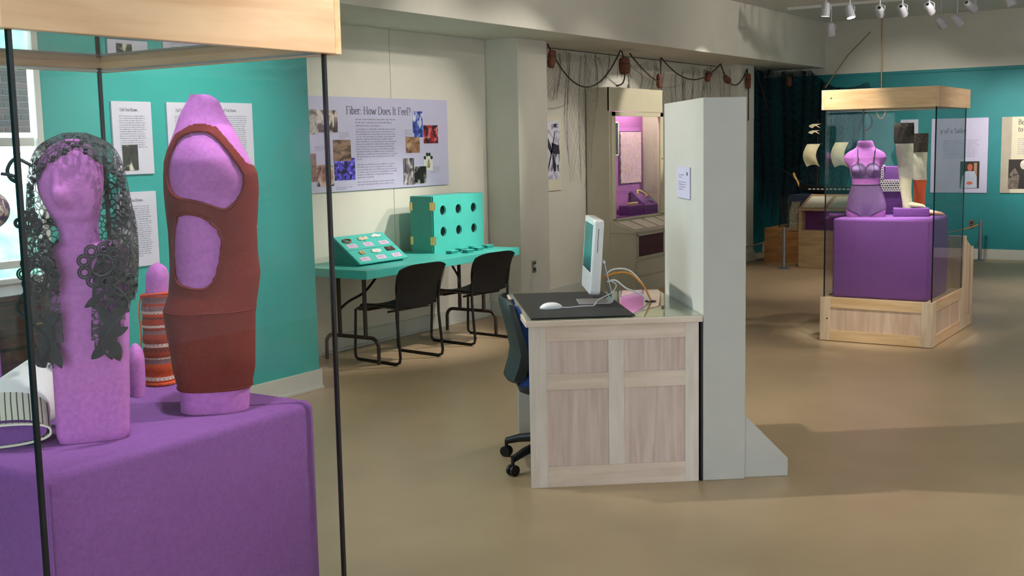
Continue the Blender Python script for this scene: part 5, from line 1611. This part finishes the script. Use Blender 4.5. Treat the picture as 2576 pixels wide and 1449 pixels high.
# ---- rounded patterned cap at the very edge, seen past the corner seal
wb = thing('woven_cap', 'brown and white patterned round cap at the edge of the near case, against the window', 'cap', (1.668, 2.64, 1.0255), 0)
obj('stand', MB().lathe([(.03, 0), (.025, .008), (.008, .015), (.007, .43), (.02, .45)], 20, (-.005, 0, 0)), M_felt2, wb, smooth=60)
obj('knit', MB().ball((-.005, 0, .49), .055, .055, .05, 24, 14), photo('brown_white_knit', [(96, 70, 60), (226, 214, 200), (120, 84, 72), (90, 70, 130)], 60), wb, smooth=60)


# ------------------------------------------------------------------ contents of the farther case
BR_ = math.radians(-73.6)
bt_ = thing('bust_form', 'purple felt torso form with neck and shoulder stumps wearing sheer bra and briefs', 'mannequin', (9.62, 2.84, 1.0005), BR_)
brow = [(0.0, .001, .150, .085, 2.5), (.029, .001, .157, .088, 2.5), (.073, .004, .157, .090, 2.5), (.115, .005, .151, .090, 2.4), (.167, .003, .140, .086, 2.3), (.218, .001, .123, .080, 2.3), (.261, -.002, .110, .075, 2.2), (.287, -.002, .109, .074, 2.2), (.322, -.003, .114, .077, 2.2), (.356, -.005, .119, .080, 2.2), (.398, -.008, .126, .080, 2.3), (.424, -.011, .140, .078, 2.3),
        (.450, -.013, .160, .074, 2.3), (.484, -.012, .169, .070, 2.3), (.512, -.011, .158, .062, 2.2), (.535, -.008, .132, .054, 2.1), (.553, -.010, .095, .050, 2.0), (.563, -.010, .076, .048, 2.0), (.586, -.010, .068, .048, 2.0), (.612, -.012, .061, .046, 2.0), (.622, -.012, .052, .042, 2.0)]
def bumps(th, z):
    r = 0.0
    for a0 in (238, 302):
        a = (th - math.radians(a0) + PI) % (2 * PI) - PI
        r += 0.034 * math.exp(-(a / 0.36) ** 2) * math.exp(-((z - 0.378) / 0.038) ** 2)
    c = (th - math.radians(270) + PI) % (2 * PI) - PI
    r -= 0.020 * math.exp(-(c / 0.12) ** 2) * math.exp(-((z - 0.01) / 0.05) ** 2)
    return r
zb_, brg = body(brow, 110, 96, bumps)
obj('torso', MB().loft(brg), M_felt, bt_, smooth=60)
M_sheer = pm('sheer_mauve_nylon', (118, 84, 132), 0.7, var=0.10, scale=60, sheen=0.3)
M_trim = pm('dark_elastic', (62, 52, 74), 0.7, var=0.1)
zo_, bro = body(brow, 130, 120, bumps, off=0.003)
bra = thing('bra', 'sheer mauve bra with thin dark straps on the bust form', 'bra', (9.62, 2.84, 1.0005), BR_)
def keep_bra(x, y, z):
    if 0.318 < z < 0.350:
        return True
    if y > 0:
        return False
    for cx in (-.062, .050):
        if ((x - cx) / 0.058) ** 2 + ((z - 0.385) / (0.055 if z > .385 else 0.06)) ** 2 < 1:
            return True
    return False
obj('cups_and_band', grid_keep(bro, keep_bra), M_sheer, bra, smooth=60)
def onb(x, z, o_=0.004):
    i = int(np.clip((z - zo_[0]) / (zo_[-1] - zo_[0]) * (len(zo_) - 1), 0, len(zo_) - 1))
    p = min((q for q in bro[i] if q[1] <= 0), key=lambda q: abs(q[0] - x))
    return Vector((p[0], p[1] - o_, z))
for xa, xb, xc in ((-.066, -.070, -.062), (.055, .068, .050)):
    pts = [onb(xa + (xb - xa) * t, .435 + .125 * t) for t in (j / 10 for j in range(11))]
    obj('strap', MB().tube(pts, 0.004, 6), M_trim, bra, smooth=60)
    obj('cup_seam', MB().tube([onb(xc + 0.012 * math.sin(t * 3), .335 + .10 * t) for t in (j / 10 for j in range(11))], 0.002, 5), M_trim, bra, smooth=60)
    obj('cup_edge', MB().tube([onb(xc + .058 * math.cos(a), .385 + .056 * math.sin(a), 0.003) for a in (2 * PI * i / 24 for i in range(24))], 0.0018, 5, True), M_trim, bra, smooth=60)
pan = thing('briefs', 'sheer mauve high-waisted briefs with dark waistband on the bust form', 'briefs', (9.62, 2.84, 1.0005), BR_)
def keep_pan(x, y, z):
    if z > 0.262:
        return False
    xc = abs(x - 0.002)
    return z > 0.012 + 0.055 * max(0, (xc - 0.045) / 0.11) ** 0.8 if xc > 0.045 else z > 0.012
obj('panel_cloth', grid_keep(bro, keep_pan), M_sheer, pan, smooth=60)
i = int((.262 - zo_[0]) / (zo_[-1] - zo_[0]) * (len(zo_) - 1))
obj('waistband', MB().tube(bro[i], 0.005, 6, True), M_trim, pan, smooth=60)
for s in (-1, 1):
    obj('leg_elastic', MB().tube([onb(.002 + s * (.045 + .105 * t), .012 + .055 * t ** 0.8, 0.003) for t in (j / 10 for j in range(11))], 0.0035, 6), M_trim, pan, smooth=60)

# felt riser and the two tall boots
rs = thing('felt_riser', 'low purple felt riser under the front boot', 'riser', (9.765, 2.51, 1.0005), BR_)
obj('block', B(-.140, .140, -.075, .07, 0, .068), M_felt2, rs, bevel=0.008, smooth=40, segs=3)
M_fur = pm('dark_fur', (66, 54, 44), 0.95, var=0.35, scale=90, bump=1.0, bscale=160)
M_skin = pm('cream_sealskin', (216, 210, 184), 0.8, var=0.12, scale=24, bump=0.4, bscale=120)
M_skin2 = pm('yellow_cream_hide', (226, 220, 178), 0.75, var=0.06, scale=30, bump=0.2, bscale=120)
M_orange = pm('orange_hide', (222, 92, 46), 0.7, var=0.12, scale=30, bump=0.2, bscale=100)
def boot(label, loc, rz, rows, segs, foot):
    o = thing('tall_boot', label, 'boot', loc, rz, 'pair of tall fur topped boots')
    for nm, z0, z1, mt, fat in segs:
        rr_ = sorted(rows)
        sub = [r for r in rr_ if z0 - 1e-6 <= r[0] <= z1 + 1e-6]
        def at(z):
            return (z,) + tuple(float(np.interp(z, [r[0] for r in rr_], [r[k] for r in rr_])) for k in (1, 2, 3, 4))
        sub = [at(z0)] + [r for r in sub if z0 + .004 < r[0] < z1 - .004] + [at(z1)]
        rnd = random.Random(3)
        zz_, rg_ = body(sub, 26, 32, (lambda th, z: 0.003 * math.sin(th * 9 + z * 90) * math.sin(z * 130)) if fat else (lambda th, z: 0.0015 * math.sin(th * 3 + z * 30)), 1, off=0.004 if fat else 0.0)
        obj(nm, MB().loft(rg_), mt, o, smooth=70)
    fx0_, L, hh, mt, yaw_ = foot
    rings_ = []
    for k in range(15):
        t = k / 14
        w = 0.040 * (math.sin(PI * min(1, 0.18 + 0.9 * t)) ** 0.5 if t < 0.98 else 0.25)
        h = hh * (1 - 0.62 * t) if t < 0.9 else hh * (1 - 0.62 * t) * (1 - (t - .9) * 5)
        c = Vector((math.cos(yaw_), math.sin(yaw_), 0))
        n_ = Vector((-c.y, c.x, 0))
        base = Vector((fx0_, 0, 0)) + c * (t * L)
        rings_.append([tuple(base + n_ * (w * math.cos(a)) + Vector((0, 0, h * 0.5 + h * 0.5 * math.sin(a)))) for a in (2 * PI * i / 18 for i in range(18))])
    obj('foot', MB().loft(rings_), mt, o, smooth=60)
    return o
b1 = [(0.0, -.014, .042, .042, 2.2), (.050, -.022, .040, .042, 2.2), (.110, -.029, .041, .042, 2.2), (.178, -.034, .046, .044, 2.2), (.238, -.037, .049, .046, 2.2), (.248, -.035, .057, .050, 2.2), (.350, -.040, .060, .052, 2.2), (.435, -.048, .066, .055, 2.2), (.520, -.052, .070, .058, 2.2), (.545, -.056, .073, .060, 2.2), (.604, -.058, .074, .06, 2.2), (.663, -.058, .074, .06, 2.2), (.688, -.056, .070, .057, 2.2)]
boot('front tall boot with cream shaft and dark fur top on the low riser', (9.76, 2.52, 1.0690), math.radians(-75.5), b1, (('fur_cuff', .525, .692, M_fur, True), ('shaft', .247, .530, M_skin, False), ('ankle', 0.0, .247, M_skin2, False)), (-.05, .175, .065, M_skin2, math.radians(-8)))
b2 = [(0.0, -.007, .045, .045, 2.2), (.102, -.010, .043, .043, 2.2), (.171, -.008, .044, .043, 2.2), (.279, -.011, .053, .048, 2.2), (.292, -.011, .055, .05, 2.2), (.430, -.016, .057, .052, 2.2), (.516, -.017, .060, .053, 2.2), (.602, -.017, .061, .054, 2.2), (.672, -.016, .060, .053, 2.2)]
boot('rear tall boot with orange ankle and dark fur top behind the first', (9.925, 2.475, 1.0005), math.radians(-76), b2, (('fur_cuff', .520, .674, M_fur, True), ('shaft', .292, .525, M_skin, False), ('ankle', 0.0, .292, M_orange, False)), (.0, .20, .06, pm('salmon_hide', (236, 170, 140), 0.7, var=0.1), math.radians(-20)))
# lace cuffs on a felt block
lb_ = thing('felt_stand', 'purple felt block behind the bust form carrying a white lace trim', 'display block', (9.955, 2.728, 1.0005), BR_)
obj('block', B(-.10, .105, -.04, .04, 0, .405), M_felt2, lb_, bevel=0.01, smooth=40, segs=3)
lt = thing('lace_trim', 'white crocheted lace trim wrapped round the purple block', 'lace', (9.955, 2.728, 1.0005), BR_)
M_wlace = pm('white_crochet', (226, 220, 206), 0.9, var=0.1)
m = MB()
def cloop(x, z, r, axis=1):
    m.tube([(x + r * math.cos(a), -.045, z + r * math.sin(a)) for a in (2 * PI * i / 10 for i in range(10))], 0.0035, 5, True)
for row in range(5):
    for k in range(12):
        cloop(-.108 + k * .0195 + (.009 if row % 2 else 0), .205 + row * .019, .009)
for row in range(6):
    for k in range(3):
        cloop(-.108 + k * .018, .31 + row * .019, .0085)
m.box(-.116, -.05, -.047, -.041, .405, .418)
m.box(-.118, .108, -.047, -.041, .196, .203)
obj('crochet', m, M_wlace, lt)

# ------------------------------------------------------------------ ship model display in the far corner
bs = thing('ship_pedestal', 'orange-brown wooden pedestal under the ship model', 'pedestal', (15.4, 5.0, 0))
obj('box', B(14.95, 15.75, 4.1, 5.775, 0.0, 0.462), M_pinewood, bs, world=True, bevel=0.004)
vt = thing('glass_guard', 'low glass guard standing round the foot of the model ship', 'glass guard', (15.35, 4.9, 0.464))
obj('glass_pane', B(15.02, 15.026, 4.25, 5.59, 0.464, 0.885), M_glass, vt, world=True)
for y in (4.25, 5.584):
    obj('glass_pane', B(15.026, 15.68, y, y + 0.006, 0.464, 0.885), M_glass, vt, world=True)
for y in (4.246, 5.586):
    obj('edge_seal', B(15.016, 15.026, y, y + 0.008, 0.464, 0.885), M_edge, vt, world=True)
sp_ = thing('felt_table', 'dark felt covered block that lifts the model ship', 'plinth', (15.35, 4.9, 0.464))
obj('block', B(15.10, 15.60, 4.35, 5.50, 0.464, 0.90), pm('midnight_felt', (34, 44, 66), 0.95, var=0.1), sp_, world=True, bevel=0.006)
sh = thing('model_ship', 'model square-rigged sailing ship with dark hull and cream sails', 'model ship', (15.35, 4.95, 0.902))
M_hull = pm('black_hull', (26, 24, 26), 0.5, var=0.2)
rings = []
for k in range(17):
    t = k / 16
    y = 5.43 - 0.95 * t
    w = 0.075 * (math.sin(PI * min(1, 0.06 + 0.62 * t)) ** 0.7 if t < 0.8 else 0.93)
    top_ = 1.0 + 0.05 * (1 - t * 1.6) ** 2
    rings.append([(15.35 + w * math.cos(a) * (1 if math.sin(a) > -0.2 else 0.75), y, (top_ if math.sin(a) >= 0 else 0.97) + (0 if math.sin(a) >= 0 else 0.068 * math.sin(a) * (1 - max(0, .25 - t) * 2.4))) for a in (2 * PI * i / 16 for i in range(16))])
obj('hull', MB().loft(rings), M_hull, sh, world=True, smooth=40)
m = MB()
for k in range(13):
    m.box(15.262 + 0.0, 15.272, 5.28 - k * 0.058 - 0.034, 5.28 - k * 0.058, 0.966, 0.982)
obj('gun_port_band', m, M_paper, sh, world=True)
obj('figurehead', MB().tube(bez([(15.35, 5.42, 1.0), (15.35, 5.45, 1.04), (15.35, 5.47, 1.09), (15.35, 5.50, 1.13), (15.35, 5.52, 1.19)], 4), [0.02] * 4 + [0.016] * 13, 8), pm('gilt_wood', (206, 160, 84), 0.5), sh, world=True, smooth=60)
obj('bowsprit', MB().cyl((15.35, 5.40, 1.06), (15.35, 5.72, 1.26), 0.010, 0.005, 8), M_hull, sh, world=True)
M_sail = pm('cream_sailcloth', (226, 212, 170), 0.85, var=0.08, scale=14)
def sail(y0, y1, z0, z1, belly=0.05):
    m = MB()
    n_ = 10
    for e in (0.0, 0.002):
        vs = [(15.28 - belly * math.sin(PI * j / n_) * (0.4 + 0.6 * math.sin(PI * i / n_)) + e, y0 + (y1 - y0) * i / n_ + 0.05 * math.sin(PI * j / n_), z0 + (z1 - z0) * j / n_ + 0.03 * (1 - j / n_) * (2 * i / n_ - 1) ** 2 * -1) for j in range(n_ + 1) for i in range(n_ + 1)]
        m.add(vs, [(j * 11 + i, j * 11 + i + 1, (j + 1) * 11 + i + 1, (j + 1) * 11 + i) for j in range(n_) for i in range(n_)])
    return m
for yy, zt_ in ((5.19, 1.90), (4.83, 1.92), (4.56, 1.80)):
    obj('mast', MB().cyl((15.35, yy, 1.0), (15.35, yy, zt_), 0.012, 0.006, 8), M_hull, sh, world=True)
for (y0, y1, z0, z1) in ((5.31, 5.13, 1.30, 1.575), (5.245, 5.14, 1.735, 1.755), (5.24, 5.13, 1.815, 1.84), (4.93, 4.75, 1.29, 1.59), (4.62, 4.50, 1.34, 1.56)):
    obj('sail', sail(y0, y1, z0, z1, 0.05 if z1 - z0 > .1 else 0.005), M_sail, sh, world=True, smooth=60)
    obj('yard', MB().cyl((15.30, y0 + 0.03, z1), (15.30, y1 - 0.03, z1), 0.007, n=6), M_hull, sh, world=True)
m = MB()
for yy in (5.19, 4.83, 4.56):
    for e in (-0.16, -0.10, 0.10, 0.16):
        m.cyl((15.35, yy, 1.62), (15.33, yy + e, 1.02), 0.0022, n=4)
m.cyl((15.35, 5.19, 1.8), (15.35, 5.70, 1.25), 0.0022, n=4)
m.cyl((15.35, 4.83, 1.85), (15.35, 5.25, 1.1), 0.0022, n=4)
obj('rigging', m, M_netdark, sh, world=True)
# reading console in front of the ship
cs = thing('reading_console', 'tan reading console with sloped caption rail and purple recess in front of the ship', 'console', (14.65, 4.5, 0))
kx0, kx1, ky0, ky1 = 14.40, 14.90, 3.95, 5.115
M_tan = wood('tan_veneer', (190, 160, 118), (170, 138, 98), (3, 3, 20))
obj('base_cabinet', B(kx0 + 0.02, kx1, ky0, ky1, 0.0, 0.485), M_tan, cs, world=True, bevel=0.004)
obj('recess_back', B(kx0 + 0.16, kx1, ky0 + 0.03, ky1 - 0.045, 0.485, 0.735), pm('plum_felt', (112, 62, 116), 0.95, var=0.1), cs, world=True)
for a, b_ in ((ky0, ky0 + 0.03), (ky1 - 0.045, ky1)):
    obj('side_cheek', B(kx0 + 0.02, kx1, a, b_, 0.486, 0.735), M_tan, cs, world=True, bevel=0.002)
obj('caption_rail', MB().prism([(kx0 - 0.01, 0.735), (kx0 - 0.01, 0.757), (kx1, 0.925), (kx1, 0.735)], 'y', ky0, ky1), M_tan, cs, world=True, bevel=0.003)
sl3 = Vector((kx1 - kx0 + 0.01, 0, 0.168)).normalized()
n3 = Vector((-sl3.z, 0, sl3.x))
for a in (5.07, 4.74, 4.41):
    vs = [Vector((kx0 - 0.01, y, 0.757)) + sl3 * d + n3 * e for e in (0.001, 0.007) for d in (0.06, 0.44) for y in (a, a - 0.27)]
    obj('caption_card', MB().add(vs, [(0, 1, 3, 2), (4, 6, 7, 5), (0, 4, 5, 1), (2, 3, 7, 6), (0, 2, 6, 4), (1, 5, 7, 3)]), M_paper, cs, world=True)
bh = thing('leaflet_holder', 'clear leaflet holder with pale leaflets fixed beside the reading console', 'leaflet holder', (14.5, 5.19, 0.47))
obj('acrylic', B(14.42, 14.60, 5.13, 5.26, 0.464, 0.86), M_glass, bh, world=True)
for k in range(3):
    obj('leaflet', B(14.47 + k * 0.035, 14.475 + k * 0.035, 5.14, 5.25, 0.50, 0.74 + 0.05 * k), photo('leaflet_print', [(196, 186, 160), (150, 140, 120), (220, 214, 196)], 20), bh, world=True)
# rope stanchions
def stanchion(label, x, y, h=0.52):
    o = thing('rope_stanchion', label, 'stanchion', (x, y, 0), 0, 'low rope stanchions')
    obj('base', MB().lathe([(.075, 0), (.075, .008), (.06, .014), (.022, .02)], 20), M_steel, o, smooth=40)
    obj('post', MB().cyl((0, 0, .015), (0, 0, h), .022, n=14), M_steel, o, smooth=50)
    obj('cap', MB().lathe([(.022, h), (.026, h + .004), (.024, h + .016), (.01, h + .02)], 14), M_steel, o, smooth=50)
stanchion('grey rope post standing before the ship base, beside the reading console', 14.235, 5.235)
stanchion('grey rope post by the far teal wall behind the pier', 16.1, 3.24)
rope('pale barrier rope running from the console post to the far column', cat_curve((14.235, 5.26, 0.48), (14.75, 6.0, 0.22), 0.05, 14), 0.010, M_hemp, 'barrier_rope')
rope('pale barrier rope dropping from the post at the far teal wall', cat_curve((16.1, 3.265, 0.48), (15.9, 3.95, 0.36), 0.04, 12), 0.010, M_hemp, 'barrier_rope')

# ------------------------------------------------------------------ ceiling track lights
M_head = pm('grey_white_lamp_enamel', (206, 206, 214), 0.4, var=0.02)
M_lens = emit('lit_lamp_face', (255, 250, 240), 9.0)
def track(name, label, p0, p1):
    tag(obj(name, MB().box(min(p0[0], p1[0]) - 0.018, max(p0[0], p1[0]) + 0.018, min(p0[1], p1[1]), max(p0[1], p1[1]), ZC - 0.035, ZC - 0.0005), M_white), label, 'track')
track('light_track', 'white lighting track across the ceiling carrying the front row of lamps', (13.0, 1.2), (13.0, 4.6))
track('light_track', 'white lighting track near the far wall carrying the rear row of lamps', (14.2, 1.2), (14.2, 5.2))
def head(label, x, y, zc, aim, lit=False, power=0, size=40):
    o = thing('track_light', label, 'lamp', (x, y, ZC - 0.036), 0, 'track lights on the ceiling')
    obj('stem', MB().cyl((x, y, ZC - 0.036), (x, y, zc + 0.06), 0.008, n=8), M_head, o, world=True)
    obj('yoke', MB().tube([(x, y - 0.05, zc), (x, y - 0.052, zc + 0.05), (x, y, zc + 0.075), (x, y + 0.052, zc + 0.05), (x, y + 0.05, zc)], 0.006, 6), M_head, o, world=True)
    d = (Vector(aim) - Vector((x, y, zc))).normalized()
    q = Matrix.Translation((x, y, zc)) @ d.to_track_quat('-Z', 'Y').to_matrix().to_4x4()
    sh_ = obj('shade', MB().lathe([(.018, .085), (.030, .080), (.040, .05), (.046, .0), (.049, -.07), (.046, -.07), (.042, -.01)], 20, cap=False).add([], []).xf(q), M_head, o, world=True, smooth=50)
    obj('cap', MB().lathe([(.005, .086), (.02, .084), (.03, .078)], 16).xf(q), M_black if not lit else M_head, o, world=True)
    obj('lamp_face', MB().lathe([(.040, -.058), (.0405, -.062), (.012, -.066)], 18).xf(q), M_lens, o, world=True)
    if power:
        l = spot(tuple(Vector((x, y, zc)) + d * 0.09), aim, power, size, 0.7)
LH = [
    ('track light whose lit face shows, hanging lowest beside the beam', 14.2, 4.65, 2.965, (15.3, 4.9, 1.2), 90, 50),
    ('track light above the straight hanging cord', 13.0, 3.72, 3.01, (16.3, 4.3, 1.7), 110, 46),
    ('track light with a black cap next to the one over the cord', 13.0, 3.48, 3.0, (16.3, 3.6, 1.4), 110, 44),
    ('track light in the middle of the front row', 13.0, 3.20, 3.0, (16.3, 3.1, 1.4), 110, 44),
    ('track light tilted so its bright face shows, over the boots', 14.2, 3.36, 2.95, (16.3, 2.6, 1.6), 110, 48),
    ('dim track light beside the tilted bright one', 14.2, 3.18, 2.965, (16.3, 2.2, 1.5), 90, 48),
    ('track light leaning towards the beige poster', 13.0, 2.78, 2.99, (16.3, 1.6, 1.5), 100, 48),
    ('track light cut by the upper picture edge near the frame side', 13.0, 2.40, 3.03, (13.6, 1.2, 0.0), 60, 70),
    ('track light nearest the beam at the upper picture edge', 13.0, 4.32, 3.07, (13.0, 4.6, 0.0), 80, 70),
    ('track light second from the beam at the upper picture edge', 13.0, 4.05, 3.03, (12.6, 3.2, 0.0), 60, 70),
]
for lab, x, y, z, aim, pw, sz in LH:
    head(lab, x, y, z, aim, 'lit' in lab or 'bright' in lab, pw, sz)

# ------------------------------------------------------------------ dark chest under the window
ct = thing('chest_of_drawers', 'dark mahogany chest of drawers under the window behind the near case', 'chest', (2.8, 5.2, 0))
obj('carcass', B(2.0, 3.60, 5.02, 5.445, 0.05, 0.955), M_darkwood, ct, world=True, bevel=0.004)
obj('top', B(1.97, 3.63, 4.99, 5.448, 0.955, 0.985), M_darkwood, ct, world=True, bevel=0.006)
for k in range(4):
    for a, b_ in ((2.03, 2.79), (2.82, 3.57)):
        d_ = obj('drawer', B(a, b_, 5.0, 5.022, 0.08 + k * 0.218, 0.285 + k * 0.218), M_darkwood, ct, world=True, bevel=0.004)
        for xx in (a + 0.2, b_ - 0.2):
            obj('handle', MB().tube([(xx - 0.05, 5.0, 0.185 + k * 0.218), (xx - 0.045, 4.978, 0.18 + k * 0.218), (xx + 0.045, 4.978, 0.18 + k * 0.218), (xx + 0.05, 5.0, 0.185 + k * 0.218)], 0.005, 6), M_brass, d_, world=True)
for x in (2.05, 3.55):
    for y in (5.06, 5.40):
        obj('foot', MB().lathe([(.025, 0), (.03, .02), (.02, .05)], 12, (x, y, 0)), M_darkwood, ct, world=True)
